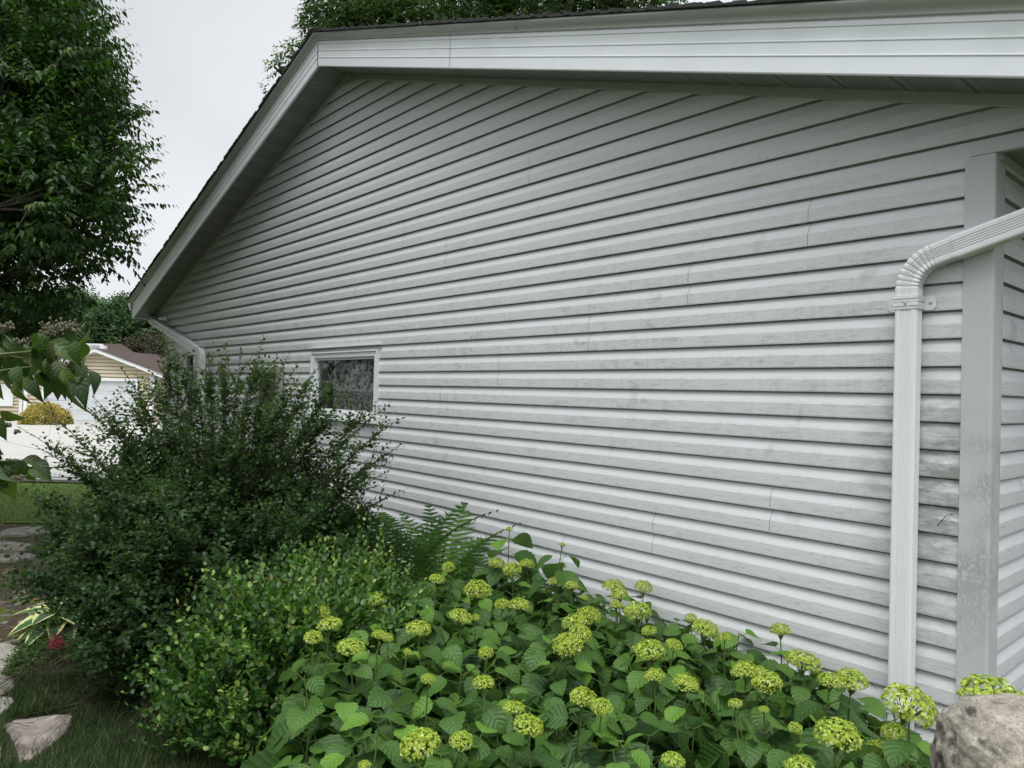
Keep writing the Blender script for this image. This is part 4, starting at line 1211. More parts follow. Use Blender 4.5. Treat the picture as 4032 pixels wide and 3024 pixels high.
keep = (pos[:, 2] > .02) & (pos[:, 1] < -.10) & (rh < .80+.75*np.clip(pos[:, 2]/.75, 0, 1)+.4*(pos[:, 2] > .9)) & ~((lat < -.50) & (pos[:, 2] < .52-.25*(lat+.5))) & (lat > -(.42+.72*np.clip(pos[:, 2]/.95, 0, 1)))
leaves_obj('foliage', lm_cot, cot, pos[keep], D[keep], sc[keep], TPL_SMALL, .6, rn[keep])
bm_.build('branches', m_twig, cot)

# ---- brighter small-leaved shrub
def small_shrub(name, c, rx, ry, rz, N, label, mat, leaf, per=11, lift=.35, twl=.25, inner=.45, lean=None):
    root = empty(name, (c[0], c[1], 0), label=label, cat='shrub')
    d = norm(rng.normal(0, 1, (N, 3))); d[:, 2] = np.abs(d[:, 2])*1.35-.38; d = norm(d)
    rr = inner+(1-inner)*rng.uniform(0, 1, N)**.6
    lump = 1+.16*np.sin(d[:, 0]*5+1)*np.cos(d[:, 1]*6+d[:, 2]*4)
    P_ = np.array([c[0], c[1], c[2]])+(right[None]*d[:, :1]*rx+back[None]*d[:, 1:2]*ry)*(rr*lump)[:, None]
    P_[:, 2] = np.maximum(.03, c[2]+d[:, 2]*rz*rr*lump)
    dh = norm((right[None]*d[:, :1]+back[None]*d[:, 1:2])+np.array([0, 0, .01]))*np.sqrt(np.clip(1-d[:, 2:]**2, 0, 1))
    D = norm(dh*.6+np.array([0, 0, lift+.6])+rng.normal(0, .38, d.shape))
    ln = rng.uniform(.5, 1.4, N)*twl
    a, b_, s_ = twig_leaves(P_, D, ln, per, leaf, -.25, .7, 0.0)
    tone = np.repeat(rng.uniform(-.25, .2, N), per)
    # the outermost leaves are the young pale ones
    tipb = np.tile(np.linspace(-.1, .30, per), N)
    r = np.clip(rng.normal(.45, .2, len(a))+tone+tipb, 0, .96)
    r[rng.uniform(0, 1, len(r)) < .006] = 1.0
    ok = a[:, 1] < -.08
    leaves_obj('foliage', mat, root, a[ok], b_[ok], s_[ok], TPL_SMALL, .5, r[ok])
    mb = MB(); twig_tubes(mb, P_[::4], D[::4], ln[::4], 0, .0022, 3, 2)
    for k in range(14):
        e = P_[rng.integers(N)]; b0 = np.array([c[0], c[1], 0])+rng.normal(0, .06, 3)*[1, 1, 0]
        mb.tube([b0, (b0+e)/2+np.array([0, 0, .1]), e], [.008, .006, .003], 5, cap=False)
    mb.build('stems', m_twig, root)
    return root
c = at(1130, 2600, 3.95); c[2] = .24
small_shrub('evergreen_shrub', c, .60, .42, .58, 1250, 'bright green small-leaved evergreen bush with yellow new tips left of the hydrangeas', lm_box, .044)
c = at(1370, 2450, 4.6); c[2] = .30
small_shrub('evergreen_shrub', c, .44, .34, .52, 800, 'taller lighter small-leaved evergreen bush just in front of the ferns', lm_box, .041)

# ---- ferns
def fern_frond_tpl(n=30):
    vs, fs, uv = [], [], []
    for k in range(n):
        v = (k+1)/(n+1)
        z = .30*math.sin(v*PI*.55)-.55*v*v; y = v*.92
        env = .155*math.sin(PI*min(1, v*.92+.08)**.75)**.8+.01
        for s_ in (-1, 1):
            b = len(vs); m_ = 5; wd = .0070
            for j in range(m_+1):
                t = j/m_; w_ = wd*(1-t)**.6*(1 if j % 2 == 0 else 1.25)+.001
                x = s_*env*t; yy = y+env*.28*t; zz = z-.25*env*t*t
                vs += [(x, yy-w_, zz), (x, yy+w_, zz+.003)]; uv += [(t*.5, 0), (t*.5, 1)]
            for j in range(m_): fs.append((b+2*j, b+2*j+2, b+2*j+3, b+2*j+1))
    b = len(vs)
    for k in range(13):
        v = k/12; z = .30*math.sin(v*PI*.55)-.55*v*v
        vs += [(-.006*(1-v*.8), v*.94, z), (.006*(1-v*.8), v*.94, z)]; uv += [(.5, v), (.5, v)]
    for k in range(12): fs.append((b+2*k, b+2*k+1, b+2*k+3, b+2*k+2))
    return vs, fs, uv
FT = fern_frond_tpl()
def fern(base, N, L, label, spread=.75):
    root = empty('fern', tuple(base), label=label, cat='fern', group='ferns growing along the wall')
    a = np.arange(N)*2.39996+rng.uniform(0, 1); lean = rng.uniform(.35, 1.0, N)*spread
    d = np.stack([np.cos(a)*lean, np.sin(a)*lean, np.ones(N)*.95], 1)
    pos = np.array(base)[None]+np.stack([np.cos(a)*.04, np.sin(a)*.04, np.zeros(N)+.02], 1)
    X, Y, Z = basis(d, np.stack([-np.cos(a)*.9, -np.sin(a)*.9, np.full(N, .25)], 1)*-1+np.array([0, 0, .9]))
    # normal on the upper, outward-bending side
    Z2 = norm(np.stack([-np.cos(a), -np.sin(a), np.full(N, .8)], 1)); X, Y, Z = basis(d, Z2)
    tow = norm((CAM-np.array(base))*[1, 1, 0])
    for k in range(N):
        if math.cos(a[k])*tow[0]+math.sin(a[k])*tow[1] > .45: continue
        me = scatter_mesh('frond', *FT, pos[k:k+1], X[k:k+1], Y[k:k+1], Z[k:k+1], np.array([L*rng.uniform(.8, 1.1)]), rng.uniform(0, 1, 1), smooth=False)
        link_mesh('frond', me, lm_fern, root)
    return root
def wb(px, py, off, d=None):
    q = ony(px, py, -off); return (q[0], q[1], 0.0)
fern(wb(1430, 2200, .75), 15, 1.3, 'wide arching fern behind the light green bush, the leftmost fern')
fern(wb(1590, 2200, .62), 14, 1.35, 'tall feathery fern in the middle of the three beside the siding')
fern(wb(1745, 2160, .42), 13, 1.25, 'upright fern with its tips against the siding, right of the middle one', .45)
fern(wb(1930, 2240, .34), 11, .85, 'small fern standing among the rearmost hydrangea leaves', .45)
fern(wb(1180, 2230, 1.5), 11, .8, 'low fern poking out between the dark shrub and the light bush')

# ---- hydrangeas
TPL_HYD = leaf_tpl(14, ov(.41, .37, .85), .16, .38, 3, .02, 0, .055)
def head_mesh(seed, n=330):
    r_ = np.random.default_rng(seed)
    d = norm(r_.normal(0, 1, (n*2, 3))); d = d[d[:, 2] > -.30][:n]; n = len(d)
    lump = 1+.10*np.sin(d[:, 0]*7+seed)*np.cos(d[:, 1]*6+seed*2)+r_.normal(0, .035, n)
    P_ = d*np.array([.5, .5, .34])*lump[:, None]
    # flower: 4 petals around the outward direction
    tv, tf = [], []
    for k in range(4):
        a = k*PI/2; ca, sa = math.cos(a), math.sin(a); b = len(tv)
        for (x, y, z) in [(0, 0, 0), (.42, .5, .14), (0, 1, .05), (-.42, .5, .14)]: tv.append((x*ca-y*sa, x*sa+y*ca, z))
        tf.append((b, b+1, b+2, b+3))
    b = len(tv); tv += [(-.28, 0, .10), (0, .28, .10), (.28, 0, .10), (0, -.28, .10), (0, 0, .45)]; tf += [(b, b+4, b+1), (b+1, b+4, b+2), (b+2, b+4, b+3), (b+3, b+4, b)]
    up = norm(d*np.array([.7, .7, 1.2])+r_.normal(0, .28, d.shape)); X = norm(np.cross(up, r_.normal(0, 1, d.shape))); Y = np.cross(up, X)
    rn = np.clip(.45+.25*r_.normal(0, 1, n)-.35*(d[:, 2]-.4)+0, 0, 1); rn = np.clip(rn, 0, 1)
    me = scatter_mesh('flower_head', tv, tf, None, P_, X, Y, up, r_.uniform(.034, .054, n), rn, smooth=False)
    return me
def add_stalks(seed):
    r_ = np.random.default_rng(seed); mb = MB()
    for k in range(16):
        a = k*2.4; rr = .12+.26*(k/16); e = np.array([math.cos(a)*rr, math.sin(a)*rr, .02+.12*(1-k/16)])
        mb.tube([(0, 0, -.42), (e[0]*.5, e[1]*.5, -.14), e], [.020, .014, .010], 4, cap=False)
    return mb
head_meshes = []
for sd_ in range(5):
    me = head_mesh(sd_+3, 560); me.materials.append(lm_head); head_meshes.append(me)
stalk_m = add_stalks(1).build('flower_stalks', m_stem); stalk_me = stalk_m.data; bpy.data.objects.remove(stalk_m)

heads = [(810, 1293, 38), (690, 1320, 44), (712, 1346, 48), (676, 1375, 36), (759, 1395, 54), (819, 1370, 30), (880, 1407, 16), (903, 1355, 50), (944, 1249, 32), (968, 1223, 26), (1031, 1271, 54),
         (995, 1330, 46), (1084, 1303, 30), (1123, 1305, 42), (1073, 1214, 34), (1107, 1227, 38), (1139, 1217, 30), (925, 1465, 30), (1050, 1408, 30), (1044, 1472, 44), (1226, 1390, 60), (1254, 1366, 46),
         (1240, 1344, 48), (1270, 1328, 50), (1110, 1527, 44), (1141, 1564, 60), (908, 1604, 78), (996, 1597, 46), (1259, 1504, 52), (1300, 1524, 42), (1198, 1255, 26), (1235, 1263, 28), (1325, 1263, 42), (1390, 1266, 34),
         (1338, 1282, 34), (1332, 1305, 26), (1378, 1319, 54), (1402, 1361, 30), (1403, 1400, 60), (1456, 1391, 34), (1415, 1457, 40), (1482, 1473, 50), (1493, 1333, 24), (1523, 1356, 52), (1565, 1374, 26),
         (1735, 1425, 68), (1686, 1359, 40), (1610, 1446, 52), (1640, 1448, 28), (1657, 1471, 58), (1793, 1468, 46), (1838, 1466, 60), (1965, 1516, 100), (1588, 1518, 28), (1650, 1531, 22),
         (1718, 1571, 28), (1808, 1581, 85), (1900, 1616, 55), (1728, 1655, 55), (1931, 1578, 46), (1454, 1639, 45), (787, 1650, 25), (1027, 1333, 18), (837, 1376, 24), (1213, 1222, 20), (1100, 1142, 14), (1262, 1290, 18), (1214, 1176, 14), (2145, 1503, 122)]
SC = PXW/2212.0
hyd_defs = [('hydrangea bush at the left end of the row, beside the small-leaved bush', (930, 1420)),
            ('hydrangea bush at the back of the row below the ferns', (1120, 1230)),
            ('hydrangea bush with the biggest round heads at the bottom centre of the row', (1080, 1590)),
            ('hydrangea bush in the middle of the row with three stacked flower heads', (1290, 1390)),
            ('hydrangea bush against the siding with small heads held above its leaves', (1480, 1360)),
            ('hydrangea bush left of the downspout with flat wide heads', (1720, 1480)),
            ('hydrangea bush in front of the downspout foot with one very large head', (1930, 1560)),
            ('hydrangea bush mostly hidden behind the boulder with one flower head showing', (2150, 1503))]
hyd_roots, stems_by, leaf_by = [], [], []
def canopy_pt(px, py, z):
    q = onz(px, py, z); return q
for lab, (dx, dy) in hyd_defs:
    q = canopy_pt(dx*SC, dy*SC, .70); q[1] = min(q[1], -.25)
    hyd_roots.append(empty('hydrangea', (q[0], q[1], 0), label=lab, cat='hydrangea', group='hydrangeas in a row along the wall')); stems_by.append(MB()); leaf_by.append([[], [], [], []])
rootxy = np.array([[r_.location[0], r_.location[1]] for r_ in hyd_roots])
def add_plant(p_top, L_scale=1.0, flower=None, minz=.05):
    tall = p_top[2] > .93 and p_top[0] < -2.5
    i_ = int(np.argmin(np.linalg.norm(rootxy-np.array(p_top[:2]), axis=1)))
    h = p_top[2]; base = np.array([p_top[0]+rng.normal(0, .05), min(-.06, p_top[1]+rng.normal(0, .05)), 0.0])
    top = np.array(p_top); mid = (base+top)/2+rng.normal(0, .02, 3)
    stems_by[i_].tube([base, mid, top], [.0055, .0045, .003], 5, cap=False)
    z = h-(.085 if flower else .01); ph = rng.uniform(0, PI)
    k = 0
    while z > minz+.1:
        t = z/h; c = base*(1-t)+top*t
        size = min(.21, (.16 if tall else .118)+.045*k)*L_scale*rng.uniform(.85, 1.15)
        for s_ in (0, PI):
            a = ph+s_+rng.normal(0, .2); out = np.array([math.cos(a), math.sin(a), 0])
            pet = size*rng.uniform(.25, .45)
            lb = c+out*pet+np.array([0, 0, pet*.5])
            stems_by[i_].tube([c, lb], [.0017, .0012], 4, cap=False)
            dr_ = rng.uniform(.15, .65) if k else rng.uniform(-.2, .45)
            D = norm(out*1.0+np.array([0, 0, -dr_])+rng.normal(0, .12, 3))
            lb_ = leaf_by[i_]; 
            if lb[1] < -.06: lb_[0].append(lb); lb_[1].append(D); lb_[2].append(size); lb_[3].append(min(1, max(0, rng.normal(.78 if k == 0 else .42, .18))))
        z -= rng.uniform(.075, .12); ph += PI/2+rng.normal(0, .2); k += 1
    if flower is not None:
        o = bpy.data.objects.new('flower_head', head_meshes[rng.integers(5)]); C.objects.link(o); o.parent = hyd_roots[i_]
        o.location = Vector(flower[0])-hyd_roots[i_].location; s_ = flower[1]; o.scale = (s_, s_, s_*rng.uniform(.95, 1.2)); o.rotation_euler = (rng.normal(0, .15), rng.normal(0, .15), rng.uniform(0, 6))
        o2 = bpy.data.objects.new('flower_stalks', stalk_me); C.objects.link(o2); o2.parent = o
for (hx, hy, hw) in heads:
    px, py = hx*SC, hy*SC
    z = .80 if hw > 24 else .76
    if hy < 1185: z = 1.0
    q = onz(px, py, z)
    if hx in (1965,): q = onz(px, py, 1.0)
    if hx in (1808, 1838, 1793, 1931): q = onz(px, py, .90)
    if hx == 2145: q = at(px, py, 2.25)
    lim = -.13-hw*.0006
    if q[1] > lim: q = ony(px, py, lim)
    dist = project(q)[2]
    wd = hw*SC*dist/FPX
    add_plant(q-np.array([0, 0, wd*.30]), .95, (q-np.array([0, 0, wd*.10]), wd*1.04))
# leafy stems filling the row
fpoly = [(1160, 3200), (1165, 2600), (1260, 2440), (1480, 2350), (1600, 2300), (1720, 2260), (1850, 2170), (2080, 2170), (2300, 2270), (2600, 2380), (2880, 2480), (3200, 2620), (3450, 2740), (3640, 2850), (3850, 2900), (4200, 2900), (4200, 3300)]
cnt = 0
while cnt < 400:
    x, y = rng.uniform(-6.6, .2), rng.uniform(-2.7, -.10)
    z = rng.uniform(.52, .70)
    px, py, dz = project((x, y, z))
    if dz < 1.4 or not in_poly(px, py, fpoly): continue
    add_plant(np.array([x, y, z]), 1.0 if dz < 4 else .95, None, minz=.12)
    cnt += 1
for i_, root in enumerate(hyd_roots):
    lb_ = leaf_by[i_]
    if not lb_[0]: continue
    pos, D, sc, rn = map(np.array, lb_)
    leaves_obj('foliage', lm_hyd, root, pos, D, sc, TPL_HYD, .28, rn)
    stems_by[i_].build('stems', m_stem, root)

# ---- hostas and small bed plants
def rosette(name, base, N, L, tpl, mat, label, cat, lean=(.5, 1.3), up0=.05, group=None):
    root = empty(name, tuple(base), label=label, cat=cat, group=group)
    a = np.arange(N)*2.39996+rng.uniform(0, 6); ln = np.linspace(lean[0], lean[1], N)
    d = np.stack([np.cos(a)*ln, np.sin(a)*ln, np.ones(N)*.7], 1)
    pos = np.array(base)[None]+np.stack([np.cos(a)*.05*ln, np.sin(a)*.05*ln, np.zeros(N)+up0+.10*(1-ln/lean[1])], 1)
    up = norm(np.stack([-np.cos(a)*.3, -np.sin(a)*.3, np.ones(N)], 1))
    X, Y, Z = basis(d, up)
    me = scatter_mesh('foliage', *tpl, pos, X, Y, Z, L*rng.uniform(.8, 1.15, N), rng.uniform(0, 1, N))
    link_mesh('foliage', me, mat, root)
    mb = MB()
    for p in pos: mb.tube([(base[0], base[1], -.01), p], .004, 4)
    mb.build('stems', m_stem, root)
    return root
TPL_HOSTA = leaf_tpl(8, ov(.31, .42, .8), .45, .75, 3, .02)
gb = lambda px, py: np.append(onz(px, py)[:2], 0)
rosette('hosta', gb(235, 2500), 22, .28, TPL_HOSTA, lm_hosta, 'yellow-edged hosta at the left of the flower bed', 'hosta', (.4, 1.7))
rosette('hosta', gb(330, 2450), 14, .27, TPL_HOSTA, lm_hosta, 'second yellow-edged hosta partly under the dark shrub', 'hosta', (.5, 1.6))
rosette('hosta', gb(500, 2390), 16, .22, TPL_HOSTA, lm_hostw, 'white-edged hosta showing through the shade of the dark shrub', 'hosta', (.5, 1.6))
rosette('hosta', gb(620, 2690), 13, .24, TPL_HOSTA, lm_hostg, 'plain green broad-leaved hosta at the edge of the grass', 'hosta', (.5, 1.6))
def patch(name, poly, N, h, leaf, mat, label, cat, tpl=TPL_SMALL, per=6, kind=None):
    xs, ys = [q[0] for q in poly], [q[1] for q in poly]; Q = []
    while len(Q) < N:
        px, py = rng.uniform(min(xs), max(xs)), rng.uniform(min(ys), max(ys))
        if in_poly(px, py, poly): Q.append(onz(px, py, rng.uniform(.01, h)))
    Q = np.array(Q); D = norm(rng.normal(0, .5, (N, 3))+np.array([0, 0, 1.0]))
    a, b_, s_ = twig_leaves(Q, D, rng.uniform(.03, .07, N), per, leaf, -.1, 1.0, 0)
    if kind:
        me_o = leaves_obj(name, mat, None, a, b_, s_, tpl, .5); tag(me_o, kind='stuff'); return me_o
    root = empty(name, tuple(np.append(Q.mean(0)[:2], 0)), label=label, cat=cat)
    leaves_obj('foliage', mat, root, a, b_, s_, tpl, .5)
    mb = MB(); twig_tubes(mb, Q*np.array([1, 1, 0]), np.tile([0, 0, 1.0], (N, 1)), Q[:, 2]+.02, 0, .0015, 3, 1); mb.build('stems', m_stem, root)
    return root
patch('ground_cover', [(15, 2660), (60, 2560), (180, 2500), (300, 2520), (420, 2560), (560, 2600), (540, 2660), (440, 2650), (200, 2600), (120, 2660), (40, 2690)], 700, .07, .022, lm_cover, None, None, kind='stuff')
patch('bed_greenery', [(330, 2470), (520, 2440), (760, 2500), (820, 2620), (800, 2760), (620, 2720), (520, 2640), (380, 2560)], 620, .20, .045, lm_cover, None, None, tpl=TPL_POINT, kind='stuff')
patch('flowering_plant', [(190, 2530), (245, 2505), (250, 2560), (190, 2565)], 46, .17, .018, lm_red, 'small plant with a crimson red flower spike beside the hosta', 'flower')
patch('silver_plant', [(405, 2610), (500, 2580), (515, 2640), (440, 2665)], 60, .10, .036, lm_silver, 'silvery leaved plant low at the bed edge by the grass', 'plant')
patch('striped_plant', [(600, 2650), (770, 2620), (830, 2720), (760, 2780), (640, 2730)], 130, .16, .036, lm_lam, 'low green plant with pale striped leaves between hosta and light bush', 'plant', TPL_POINT)
patch('clover_patch', [(950, 2950), (1180, 2880), (1210, 3100), (1000, 3120)], 300, .12, .03, lm_cover, None, None, kind='stuff')

# ---- boulder on its dry-stone pier
bc = at(4095, 3048, 1.40)
def rock(name, c, r, mat, seed, sub=5, rough=.16, label=None, cat=None):
    import bmesh
    bm = bmesh.new(); bmesh.ops.create_icosphere(bm, subdivisions=sub, radius=1)
    off = Vector((seed*3.1, seed*1.7, seed*.9))
    for v in bm.verts:
        p = v.co.normalized()
        n1 = mnoise.fractal(p*1.3+off, .8, 2.0, 5); n2 = mnoise.noise(p*5+off*2)
        k = 1+rough*n1*1.3+.03*n2-.05*max(0, .34-mnoise.voronoi(p*4.2+off)[0][0])/.34*(mnoise.noise(p*2+off)>-.15)-.03*max(0, .3-mnoise.voronoi(p*9+off)[0][0])/.3
        q = p*k
        # flatten into a blocky boulder
        q = Vector([math.copysign(abs(a)**.82, a) for a in q])
        v.co = Vector((q.x*r[0], q.y*r[1], q.z*r[2]))
    for f in bm.faces: f.smooth = True
    me = bpy.data.meshes.new(name); bm.to_mesh(me); bm.free()
    o = link_mesh(name, me, mat); o.location = c; o.rotation_euler = (0, 0, yaw)
    if label: tag(o, label, cat)
    return o
rb_ = rock('boulder', tuple(bc), (.165, .17, .125), m_boulder, 4, 6, .12, 'rough pitted grey boulder in the bottom right corner, near the camera', 'boulder')
mbp = MB(); z = 0.0; k = 0
pier = empty('stone_pier', (bc[0], bc[1], 0), label='dry-laid stone pier carrying the pitted boulder, just below the picture edge', cat='stone pier')
while z < bc[2]-.13:
    hh = min(rng.uniform(.08, .13), bc[2]-.10-z); s_ = .14-.015*rng.uniform()
    mbp.box(bc[0]+.02-s_+rng.uniform(-.01, .01), bc[0]+.02+s_+.02, bc[1]-s_-.02, bc[1]+s_-.02+rng.uniform(-.01, .01), z, z+hh-.004); z += hh
mbp.build('stone_courses', m_flag, pier)

# ------------------------------------------------------------------ the neighbour's house
DN = 41.5
nb = empty('neighbour_house', tuple(np.append(at(350, 1640, DN)[:2], -.27)), label='beige neighbouring house with brown roof and white garage door across the drive', cat='house')
fa = at(95, 1645, DN); fb = at(597, 1655, DN)
ux = norm((fb-fa)*[1, 1, 0]); uy = np.array([-ux[1], ux[0], 0])
if uy @ _F < 0: uy = -uy
O = np.array([fa[0], fa[1], -.27])
mpp = DN/FPX
def N(u, v, z): return O+ux*u+uy*v+np.array([0, 0, z])
WN = 597*mpp-95*mpp
def zpx(py, px=350): return H-(py-(1512+math.tan(pitch)*FPX+roll*(px-2016)))*mpp+.27
mb = MB(); gw = MB()
uap = (380-95)*mpp; zap = zpx(1385, 390); ze_r = zpx(1470, 640)+.02; ze_l = zap-(zap-ze_r)*uap/(WN-uap)
# boards: stepped laps
nc = 24
def band(mb_, u0f, u1f, z0, z1, step, v0=0):
    z = z0
    while z < z1-1e-6:
        zt = min(z+step, z1)
        a0, b0 = u0f(z), u1f(z); a1, b1 = u0f(zt), u1f(zt)
        if b1 > a1 or b0 > a0:
            mb_.quad(N(a0, v0-.06, z+.03), N(b0, v0-.06, z+.03), N(max(b1, a1), v0-.004, zt), N(a1, v0-.004, zt))
            gg = z+.028
            mb_.quad(N(a0, v0-.06, z+.03), N(b0, v0-.06, z+.03), N(b0, v0+.05, z+.03), N(a0, v0+.05, z+.03)); mb_.quad(N(a0, v0+.05, z-.01), N(b0, v0+.05, z-.01), N(b0, v0+.05, z+.03), N(a0, v0+.05, z+.03))
            if False: mb_.quad(N(a0, v0, z), N(b0, v0, z), N(b0, v0-.06, z), N(a0, v0-.06, z))
        z = zt
gx0, gx1, gzt = (173-95)*mpp, (530-95)*mpp, zpx(1497, 350)
lowl = lambda z: 0.0
rl = lambda z: max(0.0, 0.0 if z < ze_l else uap*(z-ze_l)/(zap-ze_l))
rr_ = lambda z: WN if z < ze_r else WN-(WN-uap)*(z-ze_r)/(zap-ze_r)
band(mb, lowl, lambda z: gx0-.12, 0, gzt, .2); band(mb, lambda z: gx1+.12, lambda z: WN, 0, gzt, .2)
band(mb, rl, rr_, gzt, zap, .2)
mb.quad(N(WN, 0, 0), N(WN, 9, 0), N(WN, 9, ze_r), N(WN, 0, ze_r)); mb.quad(N(0, 0, 0), N(0, 3, 0), N(0, 3, ze_l), N(0, 0, ze_l))
# recessed wing to the left
band(mb, lambda z: -9.0, lambda z: -.0, 0, 2.5, .2, 2.2)
mb.build('wall', m_beige_s, nb)
tr = MB()
def tbox(mb_, u0, u1, v0, v1, z0, z1):
    mb_.obox(N(u0, v0, z0), ux*(u1-u0), uy*(v1-v0), np.array([0, 0, z1-z0]))
for q_ in ((-.03, .16, -.06, .1, 0, ze_l), (WN-.12, WN+.05, -.06, .1, 0, ze_r), (-1.75, -1.55, 2.12, 2.3, 0, 2.5)):
    tr = MB(); tbox(tr, *q_); tr.build('corner_trim', m_white, nb)
tr = MB()
tbox(tr, gx0-.14, gx0, -.06, .05, 0, gzt+.002); tbox(tr, gx1, gx1+.14, -.06, .05, 0, gzt+.002); tbox(tr, gx0-.14, gx1+.14, -.062, .05, gzt, gzt+.14)
tr.build('door_surround', m_white, nb)
rk = MB()
for (u0, z0_, u1, z1_) in ((uap, zap, WN+.75, zap-(zap-ze_r)*(WN+.75-uap)/(WN-uap)), (uap, zap, -.75, zap-(zap-ze_l)*(uap+.75)/uap)):
    a, b_ = N(u0, -.45, z0_-.02), N(u1, -.45, z1_-.02); up_ = np.array([0, 0, .20])
    rk.add([a, b_, b_+up_, a+up_, a+uy*.45, b_+uy*.45], [(0, 1, 2, 3), (0, 4, 5, 1)])
rk.build('fascia', m_white, nb)
rr2 = MB()
for (u1, z1_) in ((WN+.8, zap-(zap-ze_r)*(WN+.8-uap)/(WN-uap)), (-.8, zap-(zap-ze_l)*(uap+.8)/uap)):
    rr2.quad(N(uap, -.5, zap+.19), N(u1, -.5, z1_+.19), N(u1, 10, z1_+.19), N(uap, 10, zap+.19))
# main hipped roof behind, higher
A = at(318, 1349, 47.5); B = at(478, 1354, 47.5); Cc = at(652, 1470, 43); D_ = at(-120, 1450, 43); E_ = at(640, 1468, 52); A2 = at(-60, 1345, 47.5)
rr2.add([A2, B, Cc, D_], [(0, 1, 2, 3)]); rr2.add([B, Cc, E_], [(0, 1, 2)])
rr2.build('roof', m_brownroof, nb)
dm = MB(); a = at(330, 1352, 45.5); dm.obox(a, ux*1.0, uy*.4, np.array([0, 0, -.28])); dm.obox(a+ux*.3+np.array([0, 0, -.1]), ux*1.0, uy*.3, np.array([0, 0, -.42])); dm.build('gable_return', m_white, nb)
gdr = bpy.data.objects.new('garage_door', None); C.objects.link(gdr); gdr.parent = nb; gdr.location = Vector(N(gx0, .1, 0))-nb.location
gm = MB()
for r_ in range(4):
    z0_, z1_ = r_*gzt/4, (r_+1)*gzt/4-.02
    gm.obox(N(gx0, .12, z0_), ux*(gx1-gx0), -uy*.04, np.array([0, 0, z1_-z0_]))
    for c_ in range(6):
        u0 = gx0+.12+c_*(gx1-gx0-.12)/6; u1 = u0+(gx1-gx0-.12)/6-.14
        for q in ((z0_+.09, z0_+.11), (z1_-.11, z1_-.09)): gm.obox(N(u0, .078, q[0]), ux*(u1-u0), -uy*.012, np.array([0, 0, q[1]-q[0]]), 0)
        for q in ((u0, u0+.02), (u1-.02, u1)): gm.obox(N(q[0], .078, z0_+.09), ux*(q[1]-q[0]), -uy*.012, np.array([0, 0, z1_-z0_-.18]), 0)
gm.build('door_panels', m_garage, gdr)
hm = MB(); hm.obox(N((gx0+gx1)/2, .08, .62), ux*.12, -uy*.04, np.array([0, 0, .06])); hm.build('handle', m_black, gdr)
wn = MB()
for u0 in (-.0,): wn.obox(N(-.55, 2.15, .05), ux*.35, -uy*.05, np.array([0, 0, 2.1]))
wn.build('window', m_white, nb); wn = MB(); wn.obox(N(-3.4, 2.15, .7), ux*1.3, -uy*.06, np.array([0, 0, 1.3])); wn.build('window', m_white, nb)
gt = MB(); gt.tube([N(WN+.5, -.2, ze_r-.28), N(WN+.1, -.1, ze_r-.42), N(WN+.1, -.1, 0)], .045, 6); gt.build('downspout', m_white, nb)

# yellow bush by the drive
yb = at(178, 1655, 37.5); root = empty('golden_shrub', (yb[0], yb[1], gz(yb[0], yb[1])), label='rounded golden yellow shrub beside the white garage door', cat='shrub')
Nn = 5200; d = norm(rng.normal(0, 1, (Nn, 3))); d[:, 2] = np.abs(d[:, 2])
lump = 1+.10*np.sin(d[:, 0]*6)*np.cos(d[:, 1]*7)
pos = np.array([yb[0], yb[1], -.25])+d*np.array([1.12, 1.12, 1.05])*(rng.uniform(.8, 1, Nn)*lump)[:, None]
leaves_obj('foliage', lm_yel, root, pos, norm(d+rng.normal(0, .6, d.shape)), rng.uniform(.07, .15, Nn), TPL_SMALL, .8)
mb = MB()
for k in range(9): mb.tube([(yb[0], yb[1], -.28), pos[k*30]*.8+np.array([yb[0], yb[1], -.25])*.2], [.03, .01], 5)
mb.build('stems', m_twig, root)

# ------------------------------------------------------------------ trees beyond
def lobset(spec, d, k=1.0):
    return [(at(px, py, d+dd), (r_*k, r_*k, r_*k*.72)) for px, py, r_, dd in spec]
# honey locust behind the ridge
spec = [(1390, 60, 1.5, 0), (1560, 60, 1.7, 1), (1760, 50, 1.9, 0), (1980, 50, 1.8, 1), (2180, 20, 1.8, 0), (2330, 30, 1.3, 1), (2520, 10, 1.25, 0), (2440, -60, 1.6, 1), (1290, 100, .7, 0), (1500, -200, 2.4, 2), (1900, -250, 2.8, 2), (2300, -220, 2.2, 1),
        (1270, 150, .45, -1), (1340, 10, .8, 0), (1140, 245, .36, -1), (1170, 215, .30, -1), (1230, 180, .35, -1), (1100, 265, .22, -1), (1060, 370, .26, -1), (1085, 395, .20, -1), (1680, 130, 1.2, 0), (2050, 110, 1.2, 0), (1450, 120, 1.0, 0)]
bs = at(1800, 1500, 24)
tree('locust_tree', (bs[0], bs[1], -.2), lobset(spec, 22), 11000, 9, .42, .135, lm_loc, 'feathery leaved tree rising behind the roof ridge', tpl=TPL_POINT, droop=.55, up=.1, trunk_r=.28, inner=.35, curve=-.35)
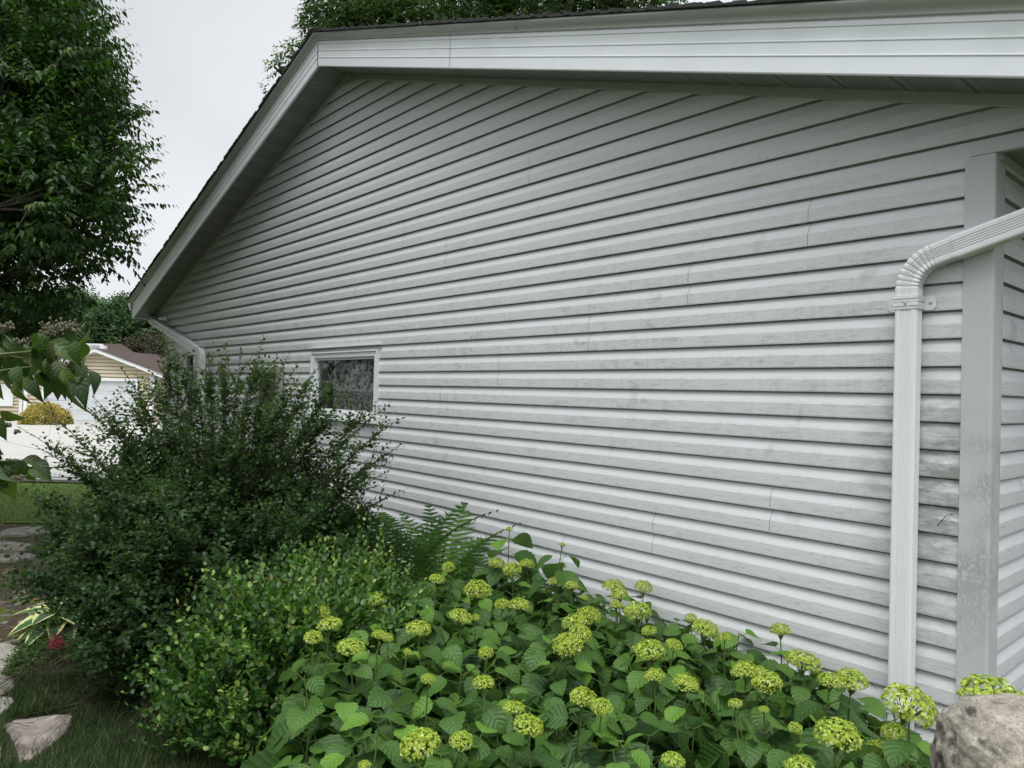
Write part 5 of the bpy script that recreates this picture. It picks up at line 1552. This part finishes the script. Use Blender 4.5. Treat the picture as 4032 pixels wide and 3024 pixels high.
# trees at the far left
def far_tree(spec, d, N_, leaf, mat, label, base_px, tr_=.3, twl=.9, group='trees beyond the neighbouring house'):
    b0 = at(base_px, 1650, d); tree('tree', (b0[0], b0[1], -.3), lobset(spec, d), N_, 7, twl, leaf, mat, label, group=group, tpl=TPL_SMALL, droop=.1, up=.3, trunk_r=tr_, inner=.6, curve=-.1, spread=1.2)
far_tree([(250, 1215, 1.6, 0), (300, 1190, 1.3, 1), (345, 1235, 1.2, 0), (380, 1260, .9, 0), (230, 1290, 2.0, 1), (330, 1310, 2.0, 2), (170, 1250, 2.0, 0), (120, 1330, 2.4, 1), (300, 1400, 2.4, 0), (200, 1420, 2.4, 1), (60, 1250, 2.4, 0)], 58, 5200, .30, lm_far,
         'layered pale green tree behind the neighbour, left of the gap of sky', 230)
far_tree([(440, 1290, 1.5, 0), (500, 1265, 1.7, 1), (560, 1290, 1.8, 0), (480, 1340, 2.0, 1), (600, 1320, 1.8, 2), (420, 1350, 1.4, 0), (540, 1370, 2.0, 0), (640, 1300, 1.6, 1), (470, 1215, .5, 0), (485, 1200, .6, 1), (520, 1225, .8, 0), (640, 1380, 1.6, 0), (700, 1250, 2.2, 2), (610, 1230, 1.5, 1)], 54, 6500, .27, lm_far,
         'dark rounded tree directly behind the brown roof', 540)
far_tree([(560, 1430, 1.3, 0), (610, 1400, 1.4, 1), (650, 1430, 1.4, 0), (620, 1480, 1.6, 0), (660, 1510, 1.7, 1), (690, 1440, 1.5, 2), (640, 1570, 1.7, 0), (700, 1560, 2.0, 1), (560, 1395, 1.0, 1)], 50, 3600, .24, lm_farb,
         'brownish thin-leaved tree right of the neighbouring roof by the house corner', 640)
far_tree([(-250, 1250, 4, 0), (-500, 1200, 5, 2), (-800, 1250, 5, 0), (-100, 1350, 3, 1)], 62, 3000, .4, lm_far, 'broad tree at the far left behind the near crown', -400)
far_tree([(820, 1350, 3.2, 2), (1000, 1300, 3.6, 0), (1250, 1300, 4, 2), (1550, 1350, 4, 0)], 60, 3000, .4, lm_far, 'broad tree screened by the grey house', 1100)

# added tree, unseen left of the view, that shades the wall's far end
sl = [((-13.5, -5.6, 4.2), (2.0, 2.0, 1.9)), ((-15.2, -6.2, 4.0), (1.8, 1.8, 1.9)), ((-12.2, -7.2, 4.4), (1.9, 1.9, 1.9)), ((-14, -7, 5.8), (1.8, 1.8, 1.5)), ((-16.5, -4.2, 3.4), (1.3, 1.3, 1.4))]
tree('broadleaf_tree', (-13.8, -6.4, 0), sl, 3600, 8, .5, .17, lm_tree, 'added unseen broadleaf tree further left, outside the picture, shading the wall', droop=.7, up=.3, trunk_r=.16)
